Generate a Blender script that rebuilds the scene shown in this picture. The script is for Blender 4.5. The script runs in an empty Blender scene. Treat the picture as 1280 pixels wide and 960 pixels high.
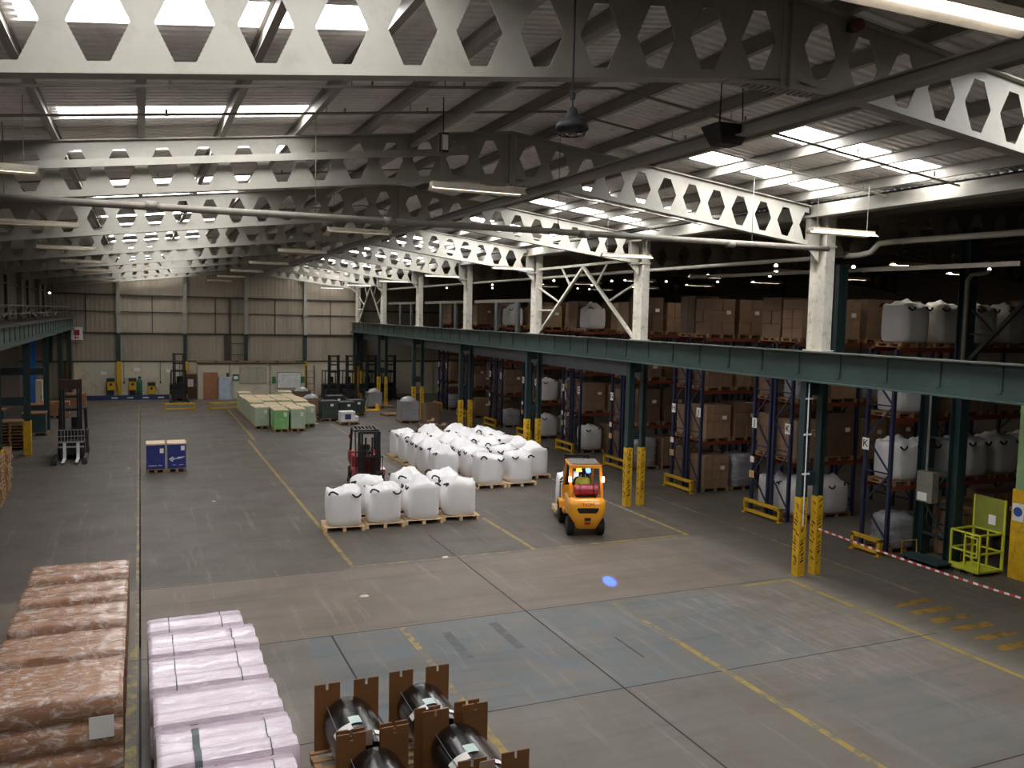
import bpy, math, random
from mathutils import Vector, Matrix, noise
C = bpy.context.scene.collection
PI = math.pi
rnd = random.Random(7)

# ------------------------------------------------------------------ materials
class NT:
    def __init__(s, name):
        s.m = bpy.data.materials.new(name); s.m.use_nodes = True
        s.t = s.m.node_tree; s.t.nodes.clear()
        s.out = s.t.nodes.new('ShaderNodeOutputMaterial')
        s.b = s.t.nodes.new('ShaderNodeBsdfPrincipled')
        s.t.links.new(s.b.outputs[0], s.out.inputs[0])
        s.tc = s.t.nodes.new('ShaderNodeTexCoord')
    def n(s, typ, **kw):
        n = s.t.nodes.new(typ)
        for k, v in kw.items(): setattr(n, k, v)
        return n
    def l(s, a, b): s.t.links.new(a, b)
    def put(s, sock, v):
        if hasattr(v, 'is_linked') or hasattr(v, 'links'): s.l(v, sock)
        else: sock.default_value = v
    def math(s, op, a, b=0.0, c=None, clamp=False):
        n = s.n('ShaderNodeMath', operation=op); n.use_clamp = clamp
        s.put(n.inputs[0], a); s.put(n.inputs[1], b)
        if c is not None: s.put(n.inputs[2], c)
        return n.outputs[0]
    def noise(s, scale, detail=4, rough=.55, vec=None, dist=0.0):
        n = s.n('ShaderNodeTexNoise'); n.inputs['Scale'].default_value = scale
        n.inputs['Detail'].default_value = detail; n.inputs['Roughness'].default_value = rough
        n.inputs['Distortion'].default_value = dist
        s.l(vec if vec is not None else s.tc.outputs['Object'], n.inputs['Vector'])
        return n.outputs['Fac']
    def stretch(s, sx, sy, sz):
        n = s.n('ShaderNodeMapping'); n.inputs['Scale'].default_value = (sx, sy, sz)
        s.l(s.tc.outputs['Object'], n.inputs['Vector']); return n.outputs[0]
    def mix(s, f, a, b, mode='MIX'):
        n = s.n('ShaderNodeMix', data_type='RGBA', blend_type=mode)
        s.put(n.inputs[0], f)
        s.put(n.inputs[6], a if not isinstance(a, tuple) else (*a[:3], 1))
        s.put(n.inputs[7], b if not isinstance(b, tuple) else (*b[:3], 1))
        return n.outputs[2]
    def ramp(s, f, a, b):
        n = s.n('ShaderNodeMapRange'); n.inputs[1].default_value = a; n.inputs[2].default_value = b
        s.l(f, n.inputs[0]); return n.outputs[0]
    def bump(s, h, strength=.3, dist=.02):
        n = s.n('ShaderNodeBump'); n.inputs['Strength'].default_value = strength
        n.inputs['Distance'].default_value = dist
        s.l(h, n.inputs['Height']); s.l(n.outputs[0], s.b.inputs['Normal'])

def srgb(r, g, b):
    f = lambda c: ((c/255+.055)/1.055)**2.4 if c > 10 else c/255/12.92
    return (f(r), f(g), f(b))

DK = .84
def dk(c): return c if max(c) > .6 else tuple(x*DK for x in c)
def M(name, col, rough=.6, metal=0., var=.18, vs=3., bump=0., bs=40., coat=0., dirt=None, st=(1, 1, 1), emit=None, es=0., spec=.5):
    t = NT(name); col = dk(col); dirt = dk(dirt) if dirt else None
    v = t.stretch(*st)
    f = t.noise(vs, 5, .6, v)
    lo = tuple(c*(1-var) for c in col); hi = tuple(min(1, c*(1+var)) for c in col)
    c = t.mix(t.ramp(f, .3, .7), lo, hi)
    if dirt:
        c = t.mix(t.math('MULTIPLY', t.ramp(t.noise(vs*2.3, 6, .7, v), .52, .72), .7), c, dirt)
    t.l(c, t.b.inputs['Base Color'])
    t.b.inputs['Roughness'].default_value = rough; t.b.inputs['Metallic'].default_value = metal
    t.b.inputs['Coat Weight'].default_value = coat; t.b.inputs['Specular IOR Level'].default_value = spec
    if bump: t.bump(t.noise(bs, 4, .6, v), bump, .02)
    if emit:
        t.b.inputs['Emission Color'].default_value = (*emit, 1); t.b.inputs['Emission Strength'].default_value = es
    return t.m

def film_mat(name, base, streak, rough=.25, amt=.5, scale=(3, 7, 5), bump=.6, th=.5, rot=0.):
    """stretch film over goods: pale streaks paint its milky creases and glints into the colour"""
    t = NT(name)
    v = t.stretch(*scale); v.node.inputs['Rotation'].default_value = (0, rot*.5, rot)
    cre = t.noise(1.6, 6, .7, v, 1.2)
    big = t.noise(.8, 3, .5)
    c = t.mix(t.ramp(big, .35, .65), tuple(x*.82 for x in base), base)
    c = t.mix(t.math('MULTIPLY', t.ramp(cre, th, th+.2), amt), c, streak)
    t.l(c, t.b.inputs['Base Color'])
    t.b.inputs['Roughness'].default_value = rough
    t.b.inputs['Coat Weight'].default_value = .5; t.b.inputs['Coat Roughness'].default_value = .12
    t.bump(cre, bump, .03)
    return t.m

def floor_mat():
    t = NT('floor_concrete')
    sep = t.n('ShaderNodeSeparateXYZ'); t.l(t.tc.outputs['Object'], sep.inputs[0])
    X, Y = sep.outputs[0], sep.outputs[1]
    wob = t.math('MULTIPLY', t.math('SUBTRACT', t.noise(.9, 6, .7), .5), 1.1)
    def box(x0, x1, y0, y1, soft=.25):
        def edge(c, a, s):
            return t.math('MULTIPLY_ADD', t.math('ADD', t.math('MULTIPLY', t.math('SUBTRACT', c, a), s), t.math('MULTIPLY', wob, .3)), 1/soft, .5, True)
        r = t.math('MULTIPLY', edge(X, x0, 1), edge(X, x1, -1))
        r = t.math('MULTIPLY', r, edge(Y, y0, 1)); return t.math('MULTIPLY', r, edge(Y, y1, -1))
    big = t.noise(.13, 4, .55); mid = t.noise(.7, 6, .65); fine = t.noise(9, 5, .7)
    sw = t.noise(.5, 5, .6, t.stretch(.35, 1.6, 1), .6)
    c = t.mix(t.ramp(big, .3, .7), FL_A, FL_B)
    c = t.mix(t.math('MULTIPLY', t.ramp(mid, .45, .72), .55), c, FL_C)
    c = t.mix(t.math('MULTIPLY', box(-9, 15.5, 20.95, 80, .15), .62), c, FL_D)
    c = t.mix(t.math('MULTIPLY', box(-6.3, 13.6, 16.62, 20.95, .12), .6), c, FL_E)
    pw = t.ramp(t.noise(1.4, 7, .72), .36, .62)
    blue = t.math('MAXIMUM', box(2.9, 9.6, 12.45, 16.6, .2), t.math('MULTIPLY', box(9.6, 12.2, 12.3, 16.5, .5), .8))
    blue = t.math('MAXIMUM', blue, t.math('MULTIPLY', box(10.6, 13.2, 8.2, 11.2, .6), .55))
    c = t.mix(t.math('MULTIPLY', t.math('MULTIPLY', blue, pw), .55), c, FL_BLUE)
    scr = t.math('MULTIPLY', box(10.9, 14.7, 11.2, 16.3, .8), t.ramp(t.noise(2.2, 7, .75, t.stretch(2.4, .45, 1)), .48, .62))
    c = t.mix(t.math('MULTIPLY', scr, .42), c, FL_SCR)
    c = t.mix(t.math('MULTIPLY', box(15.2, 40, -5, 80, .5), .55), c, FL_R)
    c = t.mix(t.math('MULTIPLY', t.ramp(sw, .5, .75), .35), c, tuple(x*.55 for x in FL_D))
    c = t.mix(t.math('MULTIPLY', t.ramp(fine, .6, .8), .35), c, tuple(x*.5 for x in FL_D))
    sx = t.ramp(t.noise(1.3, 6, .7, t.stretch(.12, 2.6, 1)), .52, .7); sy = t.ramp(t.noise(1.5, 6, .7, t.stretch(2.6, .16, 1)), .56, .72)
    c = t.mix(t.math('MULTIPLY', sx, .3), c, srgb(62, 56, 50)); c = t.mix(t.math('MULTIPLY', sy, .28), c, srgb(166, 158, 146))
    sp = t.ramp(t.noise(26, 3, .6), .68, .74); c = t.mix(t.math('MULTIPLY', sp, .4), c, srgb(50, 46, 42))
    t.l(c, t.b.inputs['Base Color'])
    r = t.n('ShaderNodeMapRange'); r.inputs[3].default_value = .38; r.inputs[4].default_value = .75
    t.l(mid, r.inputs[0]); t.l(r.outputs[0], t.b.inputs['Roughness'])
    t.b.inputs['Specular IOR Level'].default_value = .4
    t.bump(fine, .12, .01)
    return t.m
FL_A = srgb(112, 106, 98); FL_B = srgb(130, 124, 116); FL_C = srgb(104, 96, 86); FL_D = srgb(82, 74, 65)
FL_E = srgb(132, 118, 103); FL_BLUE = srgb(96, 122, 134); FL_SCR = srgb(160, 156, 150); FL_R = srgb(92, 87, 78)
FL_A, FL_B, FL_C, FL_D, FL_E, FL_BLUE, FL_SCR, FL_R = [tuple(x*.8 for x in c) for c in (FL_A, FL_B, FL_C, FL_D, FL_E, FL_BLUE, FL_SCR, FL_R)]

def worn_mat(name, col, under, th=.45):
    t = NT(name); col = dk(col); under = dk(under)
    f = t.ramp(t.noise(3.2, 7, .75), th-.05, th+.06)
    t.l(t.mix(f, under, col), t.b.inputs['Base Color']); t.b.inputs['Roughness'].default_value = .6
    return t.m

m_floor = floor_mat()
m_yline = worn_mat('worn_yellow_paint', srgb(162, 140, 60), srgb(116, 108, 92), .46)
m_yline2 = worn_mat('very_worn_yellow_paint', srgb(168, 150, 88), srgb(116, 108, 98), .53)
m_yred = worn_mat('worn_amber_paint', srgb(150, 116, 36), srgb(88, 80, 68), .46)
m_wline = worn_mat('worn_white_paint', srgb(170, 168, 155), srgb(112, 106, 96), .5)
m_joint = M('joint_dark', srgb(48, 45, 42), .8)
m_tyre_mark = worn_mat('tyre_mark', srgb(84, 86, 86), srgb(104, 108, 110), .44)
m_roof = M('roof_sheet_grey', srgb(232, 231, 229), .6, 0, .14, 1.2, st=(1, .4, 1), dirt=srgb(200, 196, 190))
m_purlin = M('purlin_grey', srgb(158, 153, 145), .6, 0, .15, 1.)
m_cream = M('cream_steel', srgb(166, 163, 153), .55, 0, .08, .9, dirt=srgb(144, 138, 126))
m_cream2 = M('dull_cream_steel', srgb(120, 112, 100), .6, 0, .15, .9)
m_white_steel = M('white_column_paint', srgb(214, 210, 198), .5, 0, .08, 2., dirt=srgb(160, 150, 132))
m_green = M('teal_girder_paint', srgb(66, 86, 82), .5, 0, .16, 1.2, dirt=srgb(54, 64, 60), st=(1, 1, 3))
m_green_col = M('dark_teal_column_paint', srgb(40, 62, 62), .45, 0, .15, 1.6, dirt=srgb(32, 44, 44))
m_dust = M('dusty_flange', srgb(92, 94, 88), .8, 0, .15, 2)
m_palegreen = M('pale_green_paint', srgb(148, 180, 128), .5, 0, .08, 2)
m_grey_girder = M('grey_girder_paint', srgb(92, 96, 98), .6, 0, .15, 1.5)
m_yguard = M('yellow_guard_paint', srgb(214, 170, 32), .45, 0, .12, 3, dirt=srgb(140, 110, 40))
m_lime = M('lime_yellow_paint', srgb(202, 206, 60), .45, 0, .1, 3)
m_black = M('black_steel', srgb(26, 26, 28), .5, 0, .2, 3)
m_rubber = M('black_rubber', srgb(20, 20, 21), .8)
m_chev = M('black_mark', srgb(22, 20, 18), .7)
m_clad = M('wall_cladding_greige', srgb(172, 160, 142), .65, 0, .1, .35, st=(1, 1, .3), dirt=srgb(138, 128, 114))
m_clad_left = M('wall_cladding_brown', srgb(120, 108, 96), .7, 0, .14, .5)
m_girt = M('dark_girt', srgb(70, 64, 56), .65)
m_panel = M('white_wall_panel', srgb(206, 198, 176), .6, 0, .06, .7, dirt=srgb(176, 164, 140))
m_blue_kerb = M('blue_kerb_paint', srgb(36, 62, 110), .5)
m_rack_blue = M('rack_blue', srgb(34, 42, 74), .45, 0, .15, 4)
m_rack_orange = M('rack_orange_beam', srgb(128, 60, 38), .5, 0, .15, 3, dirt=srgb(76, 42, 32))
m_wood = M('pallet_wood', srgb(222, 196, 158), .75, 0, .12, 4, st=(1, 6, 3), dirt=srgb(176, 144, 106))
m_wood_dark = M('old_pallet_wood', srgb(166, 132, 94), .8, 0, .2, 4, st=(1, 6, 3), dirt=srgb(112, 86, 60))
m_kraft_board = M('plywood_board_brown', srgb(128, 86, 46), .6, 0, .1, 2.5, st=(1, 1, 4))
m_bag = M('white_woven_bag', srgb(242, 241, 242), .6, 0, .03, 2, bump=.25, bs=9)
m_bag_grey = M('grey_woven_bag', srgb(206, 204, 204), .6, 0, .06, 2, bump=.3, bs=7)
m_loop = M('black_webbing', srgb(24, 24, 26), .7)
m_carton = [M('brown_carton', srgb(134, 106, 84), .7, 0, .12, 2, bump=.1, bs=5, coat=.25), M('tan_carton', srgb(156, 126, 98), .7, 0, .12, 2, coat=.25), M('dark_carton', srgb(106, 82, 64), .7, 0, .14, 2, coat=.2)]
m_wrap_grey = film_mat('grey_wrapped_goods', srgb(150, 150, 154), srgb(215, 215, 220), .3, .6, (4, 4, 8))
m_kraft_roll = film_mat('kraft_rolls_in_film', srgb(178, 134, 104), srgb(236, 226, 220), .18, .95, (2.4, 5, 5), .7, .49, .9)  # near-white streaks paint the film's glints over the brown
m_kraft_end = M('kraft_roll_end', srgb(122, 82, 54), .7)
m_pink_roll = film_mat('pale_pink_rolls_in_film', srgb(226, 210, 222), srgb(252, 250, 252), .2, .6, (1.5, 6, 6), .5, .5, -.4)
m_strap = M('grey_strap', srgb(92, 100, 106), .5)
m_strap_clear = M('clear_strap', srgb(176, 140, 114), .35)
m_label = M('white_paper_label', srgb(232, 230, 226), .6, 0, .03)
m_label_pink = M('greyish_pink_card_label', srgb(178, 150, 136), .6, 0, .1, 8)
m_teal_label = M('pale_teal_label', srgb(196, 216, 212), .5)
m_film_black = film_mat('black_film', srgb(10, 11, 12), srgb(34, 38, 38), .16, .2, (9, 2, 9), .3)
m_yel = M('forklift_yellow', srgb(240, 166, 34), .35, 0, .04, 2, coat=.4)
m_red = M('forklift_red', srgb(150, 36, 40), .4, 0, .08, 2, coat=.3)
m_dkgrey = M('dark_grey_plastic', srgb(52, 52, 54), .6)
m_grey_top = M('grey_guard_roof', srgb(120, 118, 116), .5)
m_tank = M('red_gas_cylinder', srgb(176, 34, 62), .35, 0, .06, 3, coat=.4)
m_redtext = M('red_lettering', srgb(196, 44, 24), .5)
m_chrome = M('worn_steel', srgb(190, 190, 188), .35, .6)
m_whitepaint = M('white_paint', srgb(226, 226, 224), .5)
m_tail = M('lit_tail_lamp', (.9, .25, .2), .4, emit=(1., .3, .24), es=7)
m_amber = M('amber_beacon', (1, .6, .05), .4, emit=(1, .6, .08), es=1.2)
m_bluelamp = M('blue_safety_lamp', (.05, .1, .9), .4, emit=(.06, .14, 1), es=4)
m_vest = M('hi_vis_lime', srgb(190, 206, 70), .6)
m_dark_cloth = M('dark_clothing', srgb(40, 40, 48), .85)
m_skin = M('skin', srgb(176, 128, 104), .55)
m_hair = M('dark_hair', srgb(30, 24, 22), .7)
m_blue_box = film_mat('blue_printed_carton', srgb(38, 52, 128), srgb(84, 96, 150), .3, .35, (5, 5, 5), .3)
m_box_top = M('pale_carton_top', srgb(236, 208, 172), .5, coat=.3)
m_logo = M('white_print', srgb(210, 214, 226), .5)
m_green_wrap = film_mat('pale_green_wrapped_load', srgb(180, 198, 170), srgb(222, 228, 214), .35, .45, (3, 3, 5), .3)
m_green_bright = film_mat('bright_green_wrapped_load', srgb(128, 190, 112), srgb(214, 222, 206), .35, .4, (3, 3, 5), .3)
m_tan_top = M('tan_cardboard_lid', srgb(222, 202, 166), .6, 0, .14, 4, dirt=srgb(170, 150, 106), coat=.2)
m_fridge = M('pale_blue_board', srgb(176, 190, 204), .5)
m_brownboard = M('brown_board', srgb(172, 120, 84), .6)
m_sign_red = M('sign_red', srgb(176, 40, 48), .5)
m_sign_green = M('sign_green', srgb(60, 130, 96), .5)
m_glass_dull = M('dull_window_glass', srgb(196, 192, 170), .2, 0, .08, 1)
m_blue_door = M('bright_blue_panel', srgb(64, 130, 226), .5, 0, .05, 2)
m_pipe = M('pale_pipe_paint', srgb(186, 180, 168), .45, 0, .1, 2)
m_galv = M('galvanised_pipe', srgb(138, 132, 122), .6, 0)
m_tube = M('fluorescent_tube', (.95, .92, .85), .4, emit=(1, .93, .9), es=5)
m_tube_dim = M('dim_fluorescent_tube', (.8, .75, .65), .4, emit=(1, .9, .74), es=1.2)
m_fitting = M('lamp_fitting_white', srgb(208, 200, 182), .5)
m_small = M('small_lamp_glow', (.9, .9, .85), .4, emit=(1, .95, .85), es=3)
m_darkteal_box = M('dark_teal_box', srgb(44, 66, 70), .6)
m_darkgreen = M('dark_green_goods', srgb(48, 60, 56), .5, coat=.3)
m_gas_green = M('green_cylinder', srgb(40, 110, 84), .45)
m_rw_white = M('tape_white', srgb(226, 222, 220), .5)
m_rw_red = M('tape_red', srgb(190, 50, 44), .5)
m_blue_sign = M('blue_mandatory_sign', srgb(40, 90, 170), .5)
m_grey_box = M('grey_electrical_cabinet', srgb(134, 130, 116), .55)
m_debris = M('scrap_paper', srgb(206, 200, 184), .8)
m_poly = M('clear_grey_polythene', srgb(170, 172, 176), .35, 0, .15, 3, bump=.6, bs=6, coat=.3)

def sky_mat(name, strength):
    t = NT(name)
    f = t.noise(1.2, 3, .5)
    t.l(t.mix(f, (.95, .96, 1.0), (1, 1, 1)), t.b.inputs['Base Color'])
    t.b.inputs['Emission Color'].default_value = (1, .985, .98, 1)
    t.b.inputs['Emission Strength'].default_value = strength
    return t.m
SKYL = 15.0
m_skylight = sky_mat('daylit_rooflight', SKYL); m_skylight_dim = sky_mat('dimmed_daylit_rooflight', SKYL*.6)  # second one glows less, toned down so nearby roof beams stay darker

# ------------------------------------------------------------------ mesh builder
class MB:
    def __init__(s): s.v = []; s.f = []; s.mi = []
    def add(s, vs, fs, mi=0):
        o = len(s.v); s.v += [tuple(v) for v in vs]
        s.f += [tuple(o+i for i in f) for f in fs]; s.mi += [mi]*len(fs); return s
    def box(s, x, y, z, sx, sy, sz, mi=0, rz=0, rx=0, ry=0):
        m = Matrix.Translation((x, y, z)) @ Matrix.Rotation(rz, 4, 'Z') @ Matrix.Rotation(ry, 4, 'Y') @ Matrix.Rotation(rx, 4, 'X')
        vs = [m @ Vector((a*sx/2, b*sy/2, c*sz/2)) for a in (-1, 1) for b in (-1, 1) for c in (-1, 1)]
        return s.add(vs, [(0, 1, 3, 2), (4, 6, 7, 5), (0, 4, 5, 1), (2, 3, 7, 6), (0, 2, 6, 4), (1, 5, 7, 3)], mi)
    def b(s, x0, x1, y0, y1, z0, z1, mi=0):
        return s.box((x0+x1)/2, (y0+y1)/2, (z0+z1)/2, abs(x1-x0), abs(y1-y0), abs(z1-z0), mi)
    def frame(s, p0, p1):
        d = (Vector(p1)-Vector(p0)).normalized()
        up = Vector((0, 0, 1)) if abs(d.z) < .95 else Vector((0, 1, 0))
        a = d.cross(up).normalized(); return a, a.cross(d).normalized()
    def bar(s, p0, p1, w, h, mi=0):
        a, b = s.frame(p0, p1); vs = []
        for p in (Vector(p0), Vector(p1)):
            for i, j in ((-1, -1), (1, -1), (1, 1), (-1, 1)): vs.append(p + a*i*w/2 + b*j*h/2)
        return s.add(vs, [(0, 1, 2, 3), (7, 6, 5, 4), (0, 4, 5, 1), (1, 5, 6, 2), (2, 6, 7, 3), (3, 7, 4, 0)], mi)
    def cyl(s, p0, p1, r0, r1=None, n=12, mi=0):
        r1 = r0 if r1 is None else r1; a, b = s.frame(p0, p1); vs = []
        for p, r in ((Vector(p0), r0), (Vector(p1), r1)):
            for k in range(n):
                t = 2*PI*k/n; vs.append(p + a*math.cos(t)*r + b*math.sin(t)*r)
        fs = [(k, (k+1) % n, n+(k+1) % n, n+k) for k in range(n)] + [tuple(range(n-1, -1, -1)), tuple(range(n, 2*n))]
        return s.add(vs, fs, mi)
    def tube(s, pts, r, n=6, mi=0):
        pts = [Vector(p) for p in pts]; vs = []; m = len(pts)
        for i, p in enumerate(pts):
            a, b = s.frame(pts[max(0, i-1)], pts[min(m-1, i+1)])
            for k in range(n):
                t = 2*PI*k/n; vs.append(p + a*math.cos(t)*r + b*math.sin(t)*r)
        fs = [(i*n+k, i*n+(k+1) % n, (i+1)*n+(k+1) % n, (i+1)*n+k) for i in range(m-1) for k in range(n)]
        fs += [tuple(range(n-1, -1, -1)), tuple(range((m-1)*n, m*n))]
        return s.add(vs, fs, mi)
    def loft(s, rings, mi=0, cap=True):
        n = len(rings[0]); vs = [p for r in rings for p in r]; m = len(rings)
        fs = [(i*n+k, i*n+(k+1) % n, (i+1)*n+(k+1) % n, (i+1)*n+k) for i in range(m-1) for k in range(n)]
        if cap: fs += [tuple(range(n-1, -1, -1)), tuple(range((m-1)*n, m*n))]
        return s.add(vs, fs, mi)
    def prism(s, poly, axis, a, b, mi=0):
        """poly: 2-D points; axis X: (y,z), Y: (x,z), Z: (x,y)"""
        f = {'X': lambda p, t: (t, p[0], p[1]), 'Y': lambda p, t: (p[0], t, p[1]), 'Z': lambda p, t: (p[0], p[1], t)}[axis]
        return s.loft([[f(p, a) for p in poly], [f(p, b) for p in poly]], mi)
    def lathe(s, prof, x=0, y=0, z=0, n=20, mi=0):
        return s.loft([[(x+r*math.cos(2*PI*k/n), y+r*math.sin(2*PI*k/n), z+h) for k in range(n)] for r, h in prof], mi)
    def build(s, name, mats, parent=None, smooth=False, bevel=0, seg=2):
        me = bpy.data.meshes.new(name); me.from_pydata(s.v, [], s.f)
        mats = mats if isinstance(mats, (list, tuple)) else [mats]
        for m in mats: me.materials.append(m)
        me.polygons.foreach_set('material_index', s.mi)
        if smooth: me.polygons.foreach_set('use_smooth', [True]*len(s.f))
        me.validate(); me.update()
        import bmesh
        bm = bmesh.new(); bm.from_mesh(me); bmesh.ops.recalc_face_normals(bm, faces=bm.faces); bm.to_mesh(me); bm.free()
        o = bpy.data.objects.new(name, me); C.objects.link(o)
        if parent is not None: o.parent = parent
        if bevel:
            md = o.modifiers.new('bevel', 'BEVEL'); md.width = bevel; md.segments = seg; md.limit_method = 'ANGLE'; md.angle_limit = .6
        if smooth and bevel == 0: pass
        return o
def smooth_by_angle(o, deg=40):
    me = o.data
    me.polygons.foreach_set('use_smooth', [True]*len(me.polygons))
    me.set_sharp_from_angle(angle=math.radians(deg)); return o

def tag(o, label, cat, group=None, kind='thing'):
    o['label'] = label; o['category'] = cat
    if group: o['group'] = group
    if kind: o['kind'] = kind
    return o
def thing(name, label, cat, loc=(0, 0, 0), rz=0, group=None):
    o = bpy.data.objects.new(name, None); C.objects.link(o); o.empty_display_size = .2
    o.location = loc; o.rotation_euler = (0, 0, rz)
    return tag(o, label, cat, group)
def struct(o): o['kind'] = 'structure'; return o
def copy_tree(o, parent=None):
    c = o.copy(); C.objects.link(c)
    if parent is not None: c.parent = parent
    for ch in KIDS.get(o.name, None) or [k for k in o.children]: copy_tree(ch, c)
    return c
KIDS = {}
def dup(root, loc, rz, label, group=None):
    c = copy_tree(root); c.location = loc; c.rotation_euler = (0, 0, rz); c['label'] = label
    if group: c['group'] = group
    return c
class Proto:
    """first placement uses the built thing itself, later ones copies"""
    def __init__(s, root): s.root = root; s.used = False
    def place(s, loc, rz, label, group=None):
        if not s.used:
            s.used = True; r = s.root
            r.location = loc; r.rotation_euler = (0, 0, rz); r['label'] = label
            if group: r['group'] = group
            return r
        return dup(s.root, loc, rz, label, group)
def text_mesh(name, txt, size, mat, parent, loc, rot, ext=.004):
    cu = bpy.data.curves.new(name, 'FONT'); cu.body = txt; cu.size = size; cu.align_x = 'CENTER'; cu.align_y = 'CENTER'; cu.extrude = ext
    tmp = bpy.data.objects.new(name+'_tmp', cu); C.objects.link(tmp)
    bpy.context.view_layer.update()
    me = bpy.data.meshes.new_from_object(tmp.evaluated_get(bpy.context.evaluated_depsgraph_get()))
    bpy.data.objects.remove(tmp); bpy.data.curves.remove(cu)
    me.materials.clear(); me.materials.append(mat)
    o = bpy.data.objects.new(name, me); C.objects.link(o); o.parent = parent; o.location = loc; o.rotation_euler = rot
    return o
ORD = ['first', 'second', 'third', 'fourth', 'fifth', 'sixth', 'seventh', 'eighth', 'ninth', 'tenth', 'eleventh', 'twelfth']

# ------------------------------------------------------------------ dimensions
RX = 7.1                       # ridge
SL = .12
FR = [16.7+8.4*k for k in range(-2, 7)]      # portal frames; FR[1]=8.3 nearest in view
YE = 67.1
XL, XR = -7.6, 37.0
YB = -5.0
BX = 15.6                      # column line between the bays
def zroof(x):
    if x <= BX: return 10.44-SL*abs(x-RX)
    return 10.44-SL*abs(x-26.1)
exec_parts = []

# ================================================================== SETTING
# floor with its joints and painted lines (one object)
fl = MB()
fl.b(XL-.4, XR, YB, YE+.4, -.2, 0, 0)
def strip(x0, x1, y0, y1, mi, z=.003): fl.add([(x0, y0, z), (x1, y0, z), (x1, y1, z), (x0, y1, z)], [(0, 1, 2, 3)], mi)
for x, y0, y1 in ((-.07, YB, 60), (7.66, YB, 23.5), (3.42, YB, 16.6)): strip(x-.018, x+.018, y0, y1, 4)
for y, x0, x1 in ((16.62, -4, 15), (12.45, -4, 15.2), (8.3, -4, 15), (20.9, -4, 4.6)): strip(x0, x1, y-.014, y+.014, 4)
strip(-.3, -.12, 8, 17.2, 2); strip(-.16, -.06, 17.2, 62, 2)
strip(4.82, 4.93, 21.05, 44, 1); strip(5.1, 5.22, 44, 58, 1); strip(4.79, 4.92, 8, 16.57, 2); strip(4.79, 4.92, 10.2, 13.0, 1, .005)
strip(9.88, 10.0, 21.1, 25.0, 1); strip(9.98, 10.1, 29.3, 56, 2)
strip(9.73, 9.86, 7, 14.0, 1); strip(9.73, 9.86, 14.0, 16.5, 2)
strip(4.9, 12.2, 21.02, 21.13, 2); strip(12.2, 15.05, 21.02, 21.13, 1)
strip(14.93, 15.05, 21.13, 24, 1); strip(14.93, 15.05, 24, 31, 3)
strip(14.74, 14.86, 5, 16.45, 1); strip(13.36, 14.74, 16.4, 16.5, 1)
strip(12.5, 13.2, 19.0, 19.08, 2)
strip(17.0, 17.1, 14.5, 33, 2)
for k in range(6): strip(15.75-.02*k, 16.95-.03*k, 14.2-.54*k, 14.2-.54*k-.24, 5, .004)
for x, y0, y1 in ((5.6, 14.6, 16.0), (6.7, 14.7, 16.2)): strip(x-.1, x+.1, y0, y1, 6)
strip(8.7, 8.73, 13.5, 14.6, 4)
floor = struct(fl.build('floor', [m_floor, m_yline, m_yline2, m_wline, m_joint, m_yred, m_tyre_mark]))

# end wall: ribbed cladding over a white lower wall
def ribbed(x0, x1, y, zlo, zhi, step, d):
    mb = MB(); xs = []; n = int((x1-x0)/step)
    for i in range(n):
        a = x0+i*step
        xs += [(a, 0), (a+step*.45, 0), (a+step*.55, d), (a+step*.9, d)]
    xs.append((x1, 0))
    vs = []
    for x, dy in xs: vs += [(x, y+dy, zlo), (x, y+dy, zhi(x))]
    mb.add(vs, [(2*i, 2*i+2, 2*i+3, 2*i+1) for i in range(len(xs)-1)]); return mb
we = struct(ribbed(XL-.4, XR, YE, 0, lambda x: zroof(x)+.05, .3, .009).build('wall_end', m_clad))
g = MB()
for z in (2.64, 4.66, 7.35): g.b(XL, BX+.3, YE-.14, YE, z-.05, z+.05)
g.b(XL, BX+.3, YE-.08, YE, 6.15, 6.2)
for z in (2.64, 4.66, 6.6): g.b(BX+.3, XR, YE-.14, YE, z-.06, z+.06)
g.build('girt', m_girt, we)
for x in (-5.7, -1.42, 2.99, 7.26, 11.63, 15.74):
    a = MB(); a.b(x-.12, x+.12, YE-.34, YE-.02, 4.66, zroof(x)-.3); a.b(x-.16, x+.16, YE-.36, YE-.3, 6.05, 6.3); a.build('wall_post', m_cream, we)
    a = MB(); a.b(x-.12, x+.12, YE-.34, YE-.02, 2.64, 4.66, 0); (a.b(x-.15, x+.15, YE-.36, YE-.02, 0, 2.64, 1) if x > -5 else None); a.build('wall_post_foot', [m_green_col, m_yguard], we)
a = MB(); a.b(-4.72, -4.42, YE-.36, YE-.02, 0, 2.6); a.build('wall_post_foot', m_yguard, we)
for x in (-3.5, .8, 5.1, 9.4, 13.6):
    a = MB(); a.b(x-.03, x+.03, YE-.06, YE, 4.7, 7.3); a.build('sag_rod', m_girt, we)
a = MB(); a.b(5.72, 6.2, YE-.12, YE, 2.7, 4.6); a.b(6.2, 7.1, YE-.1, YE-.05, 3.95, 4.0); a.b(6.2, 7.1, YE-.1, YE-.05, 3.1, 3.15); a.b(6.05, 6.2, YE-.14, YE, 4.66, 7.3); a.build('dark_panel', m_girt, we)
lp = MB()
for i, (x0, x1) in enumerate([(-4.3, -2.95), (-2.93, -1.58), (-1.26, .0), (.02, 1.2), (1.22, 2.84), (3.14, 4.2), (4.22, 7.0), (7.5, 11.45), (11.8, 13.0), (13.0, 15.5), (15.9, 18), (18.05, 22), (22.1, 30)]):
    lp.b(x0, x1, YE-.1, YE-.01, 0, 2.6)
lp.build('lower_white_panels', m_panel, we)

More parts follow.
